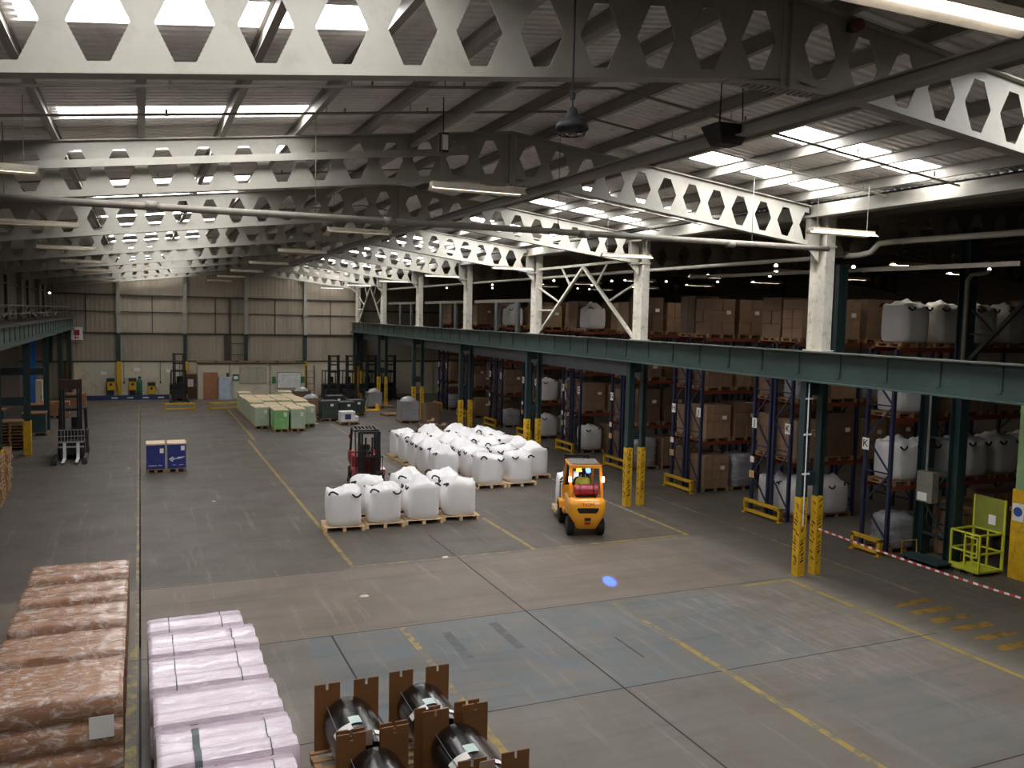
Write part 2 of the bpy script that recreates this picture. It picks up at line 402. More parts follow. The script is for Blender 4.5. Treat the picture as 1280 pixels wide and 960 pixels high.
wl = MB()
def ribL(mb, x, z0, z1):
    step = .35; n = int((YE-YB)/step); vs = []; ys = []
    for i in range(n): a = YB+i*step; ys += [(a, 0), (a+step*.5, 0), (a+step*.58, -.04), (a+step*.92, -.04)]
    for y, dx in ys: vs += [(x+dx, y, z0), (x+dx, y, z1)]
    mb.add(vs, [(2*i, 2*i+1, 2*i+3, 2*i+2) for i in range(len(ys)-1)])
ribL(wl, XL, 0, 5.4); ribL(wl, -5.75, 5.4, 8.95)
wl.b(XL-.05, -5.7, YB, YE, 5.35, 5.45)
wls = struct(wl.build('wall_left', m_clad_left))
a = MB()
for z in (6.3, 7.4): a.b(-5.75, -5.66, YB, YE, z, z+.1)
a.build('girt', m_girt, wls)
for y in FR[1:]:
    a = MB(); a.b(-5.75, -5.5, y-.12, y+.12, 5.45, 8.6); a.build('wall_post', m_cream2, wls)
for k in range(8):
    y = FR[1]+8.4*k-4.2; a = MB(); a.b(-5.75, -5.62, y-.3, y+.3, 5.45, 8.7); a.build('wall_strip', m_girt, wls)
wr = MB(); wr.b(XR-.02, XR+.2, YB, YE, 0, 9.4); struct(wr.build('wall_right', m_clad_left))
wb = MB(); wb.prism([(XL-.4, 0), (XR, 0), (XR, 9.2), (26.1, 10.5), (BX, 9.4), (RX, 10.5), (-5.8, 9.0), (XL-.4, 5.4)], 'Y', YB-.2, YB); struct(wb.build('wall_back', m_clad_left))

# roof: ribbed sheeting with openings where the rooflights lie
XSEG_L = [(-1.06, .0), (.1, 1.34), (1.44, 2.68)]
LX0, LX1 = -1.15, 2.8
RX0, RX1 = 11.0, 15.2
def sky_y(k):   # two rooflight sheets in the bay that starts at frame k
    y = FR[k]; return [(y+1.6, y+2.45), (y+6.8, y+7.65)]
def sky_yr(k):
    y = FR[k]; return [(y+4.15, y+5.05), (y+6.9, y+7.8)]
ce = MB()
def roof_strip(xa, xb, holes):
    y = YB; step = .2; ys = []
    while y < YE:
        ys += [(y, 0), (y+step*.5, 0), (y+step*.6, .035), (y+step*.9, .035)]; y += step
    ys.append((YE, 0)); vs = []
    for yy, dz in ys: vs += [(xa, yy, zroof(xa)+dz), (xb, yy, zroof(xb-1e-6)+dz)]
    fs = []
    for i in range(len(ys)-1):
        c = (ys[i][0]+ys[i+1][0])/2
        if any(a < c < b for a, b in holes): continue
        fs.append((2*i, 2*i+1, 2*i+3, 2*i+2))
    ce.add(vs, fs)
HL = [h for k in range(len(FR)-1) for h in sky_y(k)]; HR = [h for k in range(len(FR)-1) for h in sky_yr(k)]
roof_strip(-6.0, LX0, []); roof_strip(LX0, LX1, HL); roof_strip(LX1, RX, [])
roof_strip(RX, RX0, []); roof_strip(RX0, RX1, HR); roof_strip(RX1, BX, [])
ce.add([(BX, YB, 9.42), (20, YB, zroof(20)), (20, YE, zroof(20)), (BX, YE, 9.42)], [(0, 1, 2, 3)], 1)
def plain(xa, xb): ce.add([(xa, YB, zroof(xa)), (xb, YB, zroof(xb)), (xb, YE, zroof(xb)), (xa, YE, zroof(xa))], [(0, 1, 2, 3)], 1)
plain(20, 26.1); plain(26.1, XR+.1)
m_roof_dark = M('dark_roof_sheet', srgb(96, 90, 84), .7, 0, .15, 1)  # darker grey than the sheets over the main hall
ceil = struct(ce.build('ceiling', [m_roof, m_roof_dark]))
def purlin(x, y0=YB, y1=YE, m=m_purlin, par=ceil):
    z = zroof(x); a = MB()
    a.b(x-.012, x+.012, y0, y1, z-.2, z-.005); a.b(x-.04, x+.06, y0, y1, z-.215, z-.2); a.b(x-.06, x+.04, y0, y1, z-.02, z-.006)
    a.build('purlin', m, par)
for k in range(9): purlin(RX-.35-1.34*k)
for k in range(6): purlin(RX+.8+1.34*k)
for x in (17.5, 19.2, 20.9, 22.6, 24.3, 25.8, 27.6, 29.4, 31.2, 33, 34.8): purlin(x, m=m_cream2)
a = MB(); a.b(BX-.5, BX-.28, YB, YE, 9.02, 9.28); a.b(BX-.55, BX-.2, YB, YE, 8.98, 9.03); a.b(BX-.28, BX+.4, YB, YE, 9.2, 9.26); a.build('eaves_gutter_beam', m_cream, ceil)
wn = 0
for k in range(len(FR)-1):
    for (y0, y1) in sky_y(k):
        wn += 1; a = MB(); x0, x1 = LX0, LX1
        a.add([(x0, y0, zroof(x0)+.03), (x1, y0, zroof(x1)+.03), (x1, y1, zroof(x1)+.03), (x0, y1, zroof(x0)+.03), (x0, y0, zroof(x0)+.05), (x1, y0, zroof(x1)+.05), (x1, y1, zroof(x1)+.05), (x0, y1, zroof(x0)+.05)], [(0, 1, 2, 3), (4, 5, 6, 7), (0, 1, 5, 4), (1, 2, 6, 5), (2, 3, 7, 6), (3, 0, 4, 7)])
        struct(a.build('window_%d' % wn, m_skylight if k < 4 and y0-FR[k] < 4 else m_skylight_dim))
    for (y0, y1) in sky_yr(k):
        wn += 1; a = MB(); x0, x1 = RX0, RX1
        a.add([(x0, y0, zroof(x0)+.03), (x1, y0, zroof(x1)+.03), (x1, y1, zroof(x1)+.03), (x0, y1, zroof(x0)+.03), (x0, y0, zroof(x0)+.05), (x1, y0, zroof(x1)+.05), (x1, y1, zroof(x1)+.05), (x0, y1, zroof(x0)+.05)], [(0, 1, 2, 3), (4, 5, 6, 7), (0, 1, 5, 4), (1, 2, 6, 5), (2, 3, 7, 6), (3, 0, 4, 7)])
        struct(a.build('window_%d' % wn, m_skylight if k < 4 else m_skylight_dim))

# ================================================================== STEEL FRAME
def cast_web(x0, x1, ridge, zb, dep, pitch=.68, hole=True):
    """castellated web: hexagon openings; built as one plate"""
    mb = MB(); n = max(1, round((x1-x0)/pitch)); p = (x1-x0)/n
    zz = lambda x, h: zb-SL*abs(x-ridge)+h
    hw, hf, hh, mid = .25, .09, .335, .45
    for i in range(n):
        a = x0+i*p; b = a+p; c = (a+b)/2
        P = lambda x, h: (x, zz(x, h))
        tl, tr, bl, br = P(a, dep), P(b, dep), P(a, 0), P(b, 0); ml, mr = P(a, mid), P(b, mid)
        L, R_ = P(c-hw, mid), P(c+hw, mid)
        TL, TR, BL, BR = P(c-hf, mid+hh), P(c+hf, mid+hh), P(c-hf, mid-hh), P(c+hf, mid-hh)
        polys = [(tl, tr, TR, TL), (tr, mr, R_, TR), (mr, br, BR, R_), (br, bl, BL, BR), (bl, ml, L, BL), (ml, tl, TL, L)]
        for q in polys: mb.loft([[(x, -.007, z) for x, z in q], [(x, .007, z) for x, z in q]])
    return mb
def flange(x0, x1, ridge, zb, h, w, t=.022):
    mb = MB(); f = lambda x: zb-SL*abs(x-ridge)+h
    mb.loft([[(x, -w/2, f(x)-t/2), (x, w/2, f(x)-t/2), (x, w/2, f(x)+t/2), (x, -w/2, f(x)+t/2)] for x in (x0, x1)]); return mb
ZB, DEP = 9.27, .94
raf = thing('castellated_rafter', '', 'roof beam')
wb_ = cast_web(-5.5, RX-.12, RX, ZB, DEP); wb_.build('web', m_cream, raf)
cast_web(RX+.12, 15.4, RX, ZB, DEP).build('web', m_cream, raf)
flange(-5.5, RX-.9, RX, ZB, 0, .2).build('bottom_flange', m_cream, raf); flange(RX+.9, 15.4, RX, ZB, 0, .2).build('bottom_flange', m_cream, raf)
flange(-5.5, RX, RX, ZB, DEP, .2).build('top_flange', m_cream, raf); flange(RX, 15.4, RX, ZB, DEP, .2).build('top_flange', m_cream, raf)
a = MB(); a.b(RX-.92, RX+.92, -.1, .1, ZB-.13, ZB-.11)
for i in range(14): a.box(RX-.6+i*.095, .0, ZB-.135, .05, .16, .03)
a.prism([(RX-.9, ZB-.12), (RX+.9, ZB-.12), (RX+.2, ZB), (RX-.2, ZB)], 'Y', -.007, .007)
a.b(RX-.13, RX+.13, -.012, .012, ZB-.1, ZB+DEP-.03); a.b(RX-.02, RX+.02, -.05, .05, ZB-.1, ZB+DEP-.03); a.build('apex_plate', m_cream, raf)
for x in (-5.3, 15.25): a = MB(); a.b(x-.15, x+.15, -.09, .09, ZB-SL*abs(x-RX)-.05, ZB-SL*abs(x-RX)+DEP-.02); a.build('end_plate', m_cream, raf)
pr = Proto(raf)
for i, y in enumerate(FR):
    if i == 0: continue
    lab = 'nearest castellated cream roof beam with hexagonal holes, across top of the hall' if i == 1 else ('last castellated cream roof beam, against the far gable wall' if i == len(FR)-1 else '%s castellated cream roof beam with hexagonal holes counted from the near end' % ORD[i-1])
    pr.place((0, min(y, YE-.55), 0), 0, lab, 'castellated roof beams of the main hall')
raf2 = thing('castellated_rafter', '', 'roof beam')
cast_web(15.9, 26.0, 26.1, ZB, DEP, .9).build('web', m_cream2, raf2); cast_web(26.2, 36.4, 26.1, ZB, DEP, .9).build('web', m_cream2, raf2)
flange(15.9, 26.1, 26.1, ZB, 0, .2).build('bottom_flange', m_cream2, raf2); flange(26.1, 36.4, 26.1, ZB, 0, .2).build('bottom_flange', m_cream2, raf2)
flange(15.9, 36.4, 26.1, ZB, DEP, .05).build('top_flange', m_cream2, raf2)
pr = Proto(raf2)
for i, y in enumerate(FR[1:7]):
    pr.place((0, y, 0), 0, 'dim castellated roof beam over the racking bay, %s from the near end' % ORD[i], 'castellated roof beams over the racking')

# white columns standing on the girder
colu = thing('white_column', '', 'column')
a = MB(); a.b(-.14, .14, -.27, -.23, 0, 3.45); a.b(-.14, .14, .23, .27, 0, 3.45); a.b(-.012, .012, -.23, .23, 0, 3.45); a.build('shaft', m_white_steel, colu)
a = MB(); a.b(-.2, .2, -.33, .33, 0, .03); a.build('base_plate', m_white_steel, colu)
a = MB(); a.b(-.17, .17, -.3, .3, 2.55, 2.6); a.prism([(-.14, 2.5), (-.6, 2.62), (-.14, 2.2)], 'Y', -.01, .01); a.build('cap_bracket', m_white_steel, colu)
pr = Proto(colu)
for i, y in enumerate(FR[1:]):
    lab = ['white steel column beyond the right edge above the teal girder', 'nearest white steel column standing on the teal girder'][i] if i < 2 else '%s white steel column on the teal girder, counted from the near end' % ORD[i-1]
    pr.place((BX, min(y, YE-.8), 5.71), 0, lab, 'white columns on the girder')

# lattice bracing between columns
def bracing(y0, y1, lab):
    t = thing('column_bracing', lab, 'bracing', (BX, y0, 5.71)); L = y1-y0
    for p0, p1, w in (((0, L*.5, 2.65), (0, .38, .05), .1), ((0, L*.5, 2.65), (0, L-.38, 0.05), .1)):
        a = MB(); a.bar(p0, p1, w, w)
        a.build('diagonal', m_white_steel, t)
    a = MB(); a.bar((0, .25, 2.72), (0, L-.25, 2.72), .09, .09); a.build('tie', m_white_steel, t)
    for p0, p1 in (((0, L*.27, 1.3), (0, .25, 1.95)), ((0, L*.38, 1.9), (0, L*.28, 2.7)), ((0, L*.73, 1.3), (0, L-.25, 1.95)), ((0, L*.62, 1.9), (0, L*.72, 2.7)), ((0, L*.78, 1.0), (0, L-.25, 1.0))):
        a = MB(); a.bar(p0, p1, .06, .06); a.build('strut', m_white_steel, t)
bracing(FR[3], FR[4], 'white lattice bracing between the second and third white columns on the girder')
bracing(FR[7], YE-.8, 'white lattice bracing beside the far gable wall above the girder')

# girders
def girder(x, z0, z1, m, lab, y0, y1, face):
    t = thing('crane_girder', lab, 'girder', (x, 0, 0))
    a = MB(); a.b(-.015, .015, y0, y1, z0, z1); a.build('web', m, t)
    a = MB(); a.b(-.22, .22, y0, y1, z1-.03, z1); a.build('top_flange', m_dust, t)
    a = MB(); a.b(-.18, .18, y0, y1, z0, z0+.03); a.build('bottom_flange', m, t)
    y = y0+.9; i = 0
    st = MB(); st.b(-.045*(face < 0), .045*(face > 0), -.01, .01, z0+.2, z1-.03); st.bar((face*.03, 0, z0+.21), (face*.03, .09, z0+.17), .02, .05)
    s0 = None
    while y < y1-.3:
        if s0 is None: o = s0 = st.build('stiffener', m, t)
        else: o = s0.copy(); C.objects.link(o)
        o.location = (0, y, 0); y += 1.4
    return t
girder(15.3, 4.95, 5.71, m_green, 'long teal steel girder on paired columns along the right side', YB+.1, YE-.2, -1)
girder(-4.3, 4.95, 5.71, m_green, 'dull green steel girder along the left side of the hall', YB+.1, YE-.2, 1)
a = MB(); a.b(16.02, 16.1, 25.4, YE-.3, 4.4, 4.95); a.b(15.95, 16.2, 25.4, YE-.3, 4.93, 4.95); a.b(15.95, 16.2, 25.4, YE-.3, 4.38, 4.41)
tag(a.build('steel_beam', m_grey_girder), 'grey steel beam behind and below the teal girder', 'beam')
# left walkway with rails and clutter above the left girder
t = thing('walkway', 'dark walkway with thin handrail on top of the left girder', 'walkway', (-4.9, 0, 5.71))
a = MB(); a.b(-.8, .55, YB+.1, YE-.3, 0, .05); a.build('deck', m_girt, t)
a = MB()
for i in range(14):
    y = 10+i*4; a.cyl((.45, y, .05), (.45, y, .75), .02, n=6)
a.tube([(.45, YB+.2, .72), (.45, YE-.5, .72)], .02); a.tube([(.45, YB+.2, .4), (.45, YE-.5, .4)], .015); a.build('handrail', m_cream2, t)
for i in range(12):
    y = 20+i*3.6
    a = MB(); a.tube([(-.2+.3*rnd.random(), y+j*.45, .1+.28*rnd.random()) for j in range(6)], .05, 6)
    tag(a.build('loose_hose', m_cream2), 'dusty bent hose lying on the left walkway', 'hose', 'hoses on the left walkway').location = (-4.9, 0, 5.76)
hoses = None

# paired lower columns
def lower_col():
    t = thing('paired_column', '', 'column')
    for i, s in enumerate((-.13, .4)):
        w = .1 if i == 0 else .085
        a = MB(); a.b(s-w, s-w+.014, -.1, .1, 0, 4.94); a.b(s+w-.014, s+w, -.1, .1, 0, 4.94); a.b(s-w+.014, s+w-.014, -.008, .008, 0, 4.94)
        a.build('shaft', m_green_col, t)
        a = MB(); W = w+.012; a.b(s-W, s+W, -.115, .115, 0, 2.02)
        r2 = random.Random(3+i)
        for q in range(20):
            z = .25+q*.085+.03*r2.random()
            for side in (0, 1):
                if r2.random() < .3: continue
                hw_ = .025+.035*r2.random(); c = -.05+.1*r2.random(); th = .025+.03*r2.random()
                if side == 0: a.add([(s-W-.003, c-hw_, z), (s-W-.003, c+hw_, z+.06), (s-W-.003, c+hw_, z+.06+th), (s-W-.003, c-hw_, z+th)], [(0, 1, 2, 3)], 1)
                else: c *= .6; a.add([(s+c-hw_, -.118, z), (s+c+hw_, -.118, z+.06), (s+c+hw_, -.118, z+.06+th), (s+c-hw_, -.118, z+th)], [(0, 1, 2, 3)], 1)
        a.build('guard', [m_yguard, m_chev], t)
    for z in (2.3, 4.6): a = MB(); a.b(-.0, .28, -.02, .02, z, z+.35); a.build('batten', m_green_col, t)
    return t
pc = Proto(lower_col())
labs = ['pair of teal columns with yellow guards beyond the right edge', 'nearest pair of teal columns with black-marked yellow guards',
        'second pair of teal columns with yellow guards, beside the yellow forklift', 'third pair of teal columns, just behind the white bag block',
        'fourth pair of teal columns with yellow guards on the right', 'fifth pair of teal columns with yellow guards on the right', 'sixth pair of teal columns, near the parked reach trucks', 'seventh pair of teal columns at the far wall']
for i, y in enumerate(FR[1:]):
    pc.place((15.42, min(y, YE-.95), 0), 0, labs[i], 'teal paired columns on the right')
a = MB()
for z in (2.6, 3.6, 4.5): a.b(-.25, -.01, -.125, -.11, z, z+.05)
a.cyl((-.17, -.145, 1.3), (-.17, -.145, 4.9), .018)
tt = thing('conduit', 'white cable conduit strapped to the nearest teal column', 'conduit', (15.42, FR[2], 0)); a.build('strap', m_whitepaint, tt)
def left_col(i, y):
    t = thing('steel_column', ['nearest teal column with yellow foot under the left girder', 'second teal column with yellow foot under the left girder', 'third column under the left girder, dark to the floor', 'fourth column under the left girder, dark to the floor', 'last column under the left girder, at the far wall'][i], 'column', (-4.5, y, 0), 0, 'columns under the left girder')
    a = MB(); a.b(-.12, .12, -.16, -.14, 0, 4.94); a.b(-.12, .12, .14, .16, 0, 4.94); a.b(-.012, .012, -.14, .14, 0, 4.94); a.build('shaft', m_green_col, t)
    if i < 2: a = MB(); a.b(-.14, .14, -.18, .18, 0, 1.5); a.build('guard', m_yguard, t)
    return t
for i, y in enumerate(FR[4:]): left_col(i, min(y, YE-.8))
for i, (y, z) in enumerate(((41.6, 2.2), (50.1, 2.9))):
    a = MB(); a.b(-7.5, -4.55, y-.1, y+.1, z, z+.35); tag(a.build('cross_beam', m_green_col), ['dark teal cross beam left of the yellow footed column', 'dark teal cross beam further back on the left side'][i], 'beam')

# columns inside the racking bay
def bay_col(y, lab):
    t = thing('laced_column', lab, 'column', (20.2, y, 0), 0, 'laced columns among the racks')
    for s in (-.5, .5):
        H_ = 9.0 if s < 0 else 4.9
        a = MB(); a.b(-.16, .16, s-.15, s-.13, 0, H_); a.b(-.16, .16, s+.13, s+.15, 0, H_); a.b(-.02, .02, s-.13, s+.13, 0, H_); a.build('shaft', m_green_col, t)
    for z in (.6, 1.5, 2.4, 3.3): a = MB(); a.b(-.15, -.12, -.35, .35, z, z+.07); a.build('lacing_bar', m_green_col, t)
    for p0, p1 in (((-.13, -.35, .65), (-.13, .35, 1.5)), ((-.13, .35, 1.55), (-.13, -.35, 2.4))): a = MB(); a.bar(p0, p1, .03, .06); a.build('lacing_bar', m_green_col, t)
bay_col(16.74, 'dark teal laced column pair behind the electrical cabinet')
a = MB(); a.tube([(20.0, 16.1, 5.0), (20.0, 16.1, 7.6), (19.95, 15.95, 7.75), (19.9, 15.4, 7.8)], .055, 8); tag(a.build('drain_pipe', m_galv, smooth=True), 'grey pipe bending off the tall dark column at the right', 'pipe')
t = thing('steel_column', 'teal column standing just behind the nearest white column', 'column', (16.42, 16.95, 5.0))
a = MB(); a.b(-.15, .15, -.02, .02, 0, 2.9); a.b(-.15, -.13, -.15, .15, 0, 2.9); a.b(.13, .15, -.15, .15, 0, 2.9); a.build('shaft', m_green_col, t)
t = thing('bolted_bracing', 'dark diagonal steel bracing above the girder at the right edge', 'bracing', (20.1, 0, 0))
a = MB(); a.bar((0, 16.2, 5.3), (0, 13.7, 7.9), .1, .1); a.build('diagonal', m_black, t)
a = MB(); a.bar((0, 16.25, 6.2), (0, 15.2, 6.2), .05, .05); a.build('strut', m_black, t)
a = MB(); a.bar((0, 16.1, 6.95), (0, 15.3, 6.2), .05, .05); a.build('strut', m_black, t)
t = thing('pale_column', 'pale green column with thick yellow lower half at the right edge', 'column', (20.75, 14.4, 0))
a = MB(); a.b(-.3, .3, -.3, .3, 2.3, 9.0); a.build('shaft', m_palegreen, t)
a = MB(); a.b(-.34, .34, -.34, .34, 0, 2.3); a.build('guard', m_yguard, t)
a = MB(); a.b(-.36, -.342, .0, .3, 1.5, 1.95); s_ = a.build('sign', m_whitepaint, t)
a = MB(); a.cyl((-.37, .15, 1.74), (-.36, .15, 1.74), .12, n=20); a.build('blue_disc', m_blue_sign, s_)

# ridge tie, pipes, conduits
def single(mb, name, mat, lab, cat, group=None, smooth=False):
    return tag(mb.build(name, mat, smooth=smooth), lab, cat, group)
a = MB(); a.b(7.68, 7.7, 1.0, YE-1, 8.98, 9.14); a.b(7.6, 7.78, 1.0, YE-1, 9.12, 9.14); a.b(7.6, 7.78, 1., YE-1, 8.97, 8.99)
single(a, 'tie_beam', m_purlin, 'long steel tie beam running under the roof ridge', 'beam')
a = MB(); a.bar((4.97, 8.5, 9.72), (4.97, 40, 9.72), .06, .08); single(a, 'tie_bar', m_cream, 'thin pale bar running lengthwise under the left roof slope', 'bar')
a = MB(); a.tube([(-5.5, 16.2, 8.13), (3.5, 16.2, 8.17), (9.5, 16.2, 8.19), (15.3, 16.2, 8.2)], .065, 10, 0)
for x in (-4, .2, 4.4, 8.6, 12.4): a.cyl((x-.1, 16.2, 8.17), (x+.1, 16.2, 8.17), .085, n=10)
for x in (-2, 3, 8, 13): a.cyl((x, 16.2, 8.2), (x, 16.2, zroof(x)), .008, n=5)
single(a, 'overhead_pipe', m_galv, 'long grey pipe hung across the hall below the second roof beam', 'pipe', smooth=True)
a = MB(); a.bar((-5.5, 16.5, 8.27), (6.3, 16.5, 9.72), .06, .13); single(a, 'cable_tray', m_cream, 'pale sloping tray fixed along the second roof beam', 'tray')
for i, y in enumerate((12.4, 14.2, 21.0, 23.2, 29.6)):
    a = MB(); a.tube([(-5.5, y, zroof(-5.5)-.3), (RX, y, zroof(RX)-.32), (15, y, zroof(15)-.3)], .022, 6)
    for x in (-3, .1, 2.8, 4.2, 9.4, 12, 14): a.cyl((x, y, zroof(x)-.32), (x, y, zroof(x)-.03), .008, n=5); a.cyl((x+.3, y, zroof(x)-.3), (x+.3, y, zroof(x)-.2), .018, n=6)
    single(a, 'sprinkler_pipe', m_galv, 'thin sprinkler pipe following the roof slopes, %s from the near end' % ORD[i], 'pipe', 'sprinkler pipes')
a = MB(); a.tube([(15.79, 16.75, 8.05), (15.79, 60, 8.12)], .055, 8); single(a, 'wall_pipe', m_pipe, 'white pipe running along behind the white columns', 'pipe', smooth=True)
a = MB(); a.tube([(16.3, 16.7, 8.1), (16.3, 16.2, 8.1), (16.35, 15.9, 8.15), (16.4, 15.7, 8.35), (16.5, 15.4, 8.38), (16.6, 9, 8.3)], .07, 10); single(a, 'bent_pipe', m_pipe, 'bent cream pipe with elbow right of the nearest white column', 'pipe', smooth=True)
a = MB(); a.bar((16.4, 12, 7.7), (17.5, 25, 7.9), .05, .1); single(a, 'tray_rail', m_cream2, 'dim rail high in the racking bay', 'rail')
# glazed partition rails between the far white columns
for i in (4, 5, 6):
    y0, y1 = FR[i]+.28, FR[i+1]-.28
    t = thing('partition_frame', 'grey partition frame above the girder, %s from the near end' % ORD[i-4], 'frame', (15.9, y0, 5.71), 0, 'partition frames above the girder')
    a = MB(); a.b(-.05, .05, 0, y1-y0, 1.35, 1.5); a.build('rail', m_cream2, t)
    for q in (.3, .62):
        a = MB(); a.b(-.06, .06, (y1-y0)*q-.15, (y1-y0)*q+.15, 0, 1.35); a.build('post', m_grey_girder, t)

# ------------------------------------------------------------------ lamps
def batten_lamp(L, tube_m):
    t = thing('batten_lamp', '', 'lamp')
    a = MB(); a.b(-L/2, L/2, -.07, .07, .02, .08); 
    a.build('fitting', m_fitting, t)
    a = MB(); a.loft([[(-L/2, -.16, -.03), (-L/2, -.07, .03), (-L/2, -.06, .03), (-L/2, -.15, -.03)], [(L/2, -.16, -.03), (L/2, -.07, .03), (L/2, -.06, .03), (L/2, -.15, -.03)]])
    a.loft([[(-L/2, .16, -.03), (-L/2, .07, .03), (-L/2, .06, .03), (-L/2, .15, -.03)], [(L/2, .16, -.03), (L/2, .07, .03), (L/2, .06, .03), (L/2, .15, -.03)]])
    a.build('reflector', m_fitting, t)
    for s in (-.04, .04):
        a = MB(); a.cyl((-L/2+.04, s, 0), (L/2-.04, s, 0), .014, n=8); a.build('tube', tube_m, t)
    for s in (-L*.4, L*.4):
        a = MB(); a.cyl((s, 0, .08), (s, 0, 1.0), .006, n=5); a.build('hanger', m_galv, t)
    return t
bl = Proto(batten_lamp(1.62, m_tube_dim)); 
big = batten_lamp(1.75, m_tube); big.location = (5.1, 4.35, 8.55)
big['label'] = 'brightly lit twin-tube lamp hanging at the top right corner'; big['group'] = 'batten lamps'
rows = {'left': -2.05, 'middle': 5.1, 'right': 12.9}
for rn, x in rows.items():
    for k in range(7):
        y = 13.3+8.3*k
        if k == 5 and rn == 'left': continue
        bl.place((x, y, 8.45-(.25 if rn != 'middle' else 0)), 0, 'hanging strip lamp in the %s row, %s from the near end' % (rn, ORD[k]), 'batten lamps')
for k in range(5):
    pass
m_tube_rack = M('rack_bay_tube', (.95, .92, .85), .4, emit=(1, .94, .84), es=26)
bl2 = Proto(batten_lamp(1.62, m_tube_rack))
for k in range(6):
    for c, x in enumerate((20.8, 25.5)):
        bl2.place((x, 18.6+5.0*k+2*c, 8.15), 0, 'lit strip lamp over the racks, %s from near end in the %s row' % (ORD[k], ('nearer', 'farther')[c]), 'batten lamps over the racks')
sp = MB(); sp.lathe([(.0, .0), (.05, .0), (.07, .05), (.03, .1), (0, .1)], n=10)
o = sp.build('spot_lamp', m_small); p0 = Proto(tag(o, '', 'lamp'))
n_ = 0
for r in range(5):
    for c in range(4):
        p0.place((19.5+3.4*c, 21+8.4*r+2, 8.25+.1*c), 0, 'small lit lamp over the racks, %s from the girder in the %s row' % (ORD[c], ORD[r]), 'small lamps over the racks')
# pendant high bay
t = thing('high_bay_lamp', 'unlit caged dome pendant lamp hanging on a rod near the top middle', 'lamp', (4.08, 8.0, 8.33))
a = MB(); a.lathe([(.02, .22), (.05, .2), (.06, .13), (.1, .1), (.16, .05), (.175, -.0), (.165, -.0), (.09, .08), (.05, .1)], n=24); a.build('dome', m_dkgrey, t, True)
a = MB(); a.cyl((0, 0, .2), (0, 0, 1.6), .012, n=8); a.cyl((0, 0, .3), (0, 0, .36), .03, n=8); a.build('rod', m_black, t)
a = MB()
for k in range(8):
    q = 2*PI*k/8; a.tube([(.17*math.cos(q), .17*math.sin(q), 0), (.13*math.cos(q), .13*math.sin(q), -.06), (0, 0, -.085)], .005, 5)
for r, z in ((.17, 0), (.135, -.055)): a.tube([(r*math.cos(2*PI*k/24), r*math.sin(2*PI*k/24), z) for k in range(25)], .006, 5)
a.build('cage', m_black, t)
a = MB(); a.lathe([(0, .1), (.05, .1), (.06, .02), (.03, -.05), (0, -.06)], n=14); a.build('bulb', m_grey_top, t, True)
# black loudspeaker
t = thing('hanging_speaker', 'black wedge shaped loudspeaker hanging on chains under the roof', 'speaker', (7.58, 10.1, 8.86))
a = MB(); a.loft([[(-.17, -.14, 0), (.17, -.14, 0), (.17, .14, 0), (-.17, .14, 0)], [(-.29, -.22, .27), (.29, -.22, .27), (.29, .22, .27), (-.29, .22, .27)]]); a.build('cabinet', m_black, t, bevel=.015)
for x, y in ((-.2, -.1), (.2, -.1), (0, .15)):
    a = MB(); a.cyl((x, y, .27), (x*.8, y, 1.35), .009, n=5); a.build('chain', m_black, t)
# flood light + small bell
t = thing('floodlight', 'small flat white-faced floodlight hung from the left roof slope', 'floodlight', (4.72, 14.0, 9.3))
a = MB(); a.box(0, 0, 0, .16, .1, .32); a.build('housing', m_black, t)
a = MB(); a.box(.02, -.055, 0, .1, .012, .25); a.build('face', m_label, t)
a = MB(); a.cyl((0, 0, .16), (0, 0, .75), .01, n=5); a.build('hanger', m_black, t)
t = thing('alarm_bell', 'round dull red alarm bell on the nearest roof beam right of the ridge', 'bell', (7.95, 8.15, 9.98))
a = MB(); a.cyl((0, 0, 0), (0, -.08, 0), .085, .07, n=20); a.build('gong', M('dull_red', srgb(96, 52, 46), .6), t); a = MB(); a.b(-.05, .05, 0, .1, -.05, .05); a.build('back_box', m_dkgrey, t)

# ================================================================== PALLETS, BAGS, LOADS
def pallet_mesh(name, m, L=1.2, W=1.0):
    a = MB()
    for i in range(7):
        y = -W/2+.05+i*(W-.1)/6; a.box(0, y, .132, L, .095, .022)
    for x in (-L/2+.05, 0, L/2-.05): a.box(x, 0, .11, .1, W, .022)
    for x in (-L/2+.05, 0, L/2-.05):
        for y in (-W/2+.07, 0, W/2-.07): a.box(x, y, .0605, .1, .13, .077)
        a.box(x, 0, .011, .1, W, .022)
    return a.build(name, m)
pal_o = tag(pallet_mesh('pallet', m_wood), '', 'pallet'); P_pal = Proto(pal_o)
pal_d = tag(pallet_mesh('pallet', m_wood_dark), '', 'pallet'); P_pald = Proto(pal_d)
pal_s = tag(pallet_mesh('pallet', m_wood_dark, 1.2, .92), '', 'pallet'); P_pals = Proto(pal_s)
pal_q = tag(pallet_mesh('pallet', m_wood_dark, .7, .9), '', 'pallet'); P_palq = Proto(pal_q)

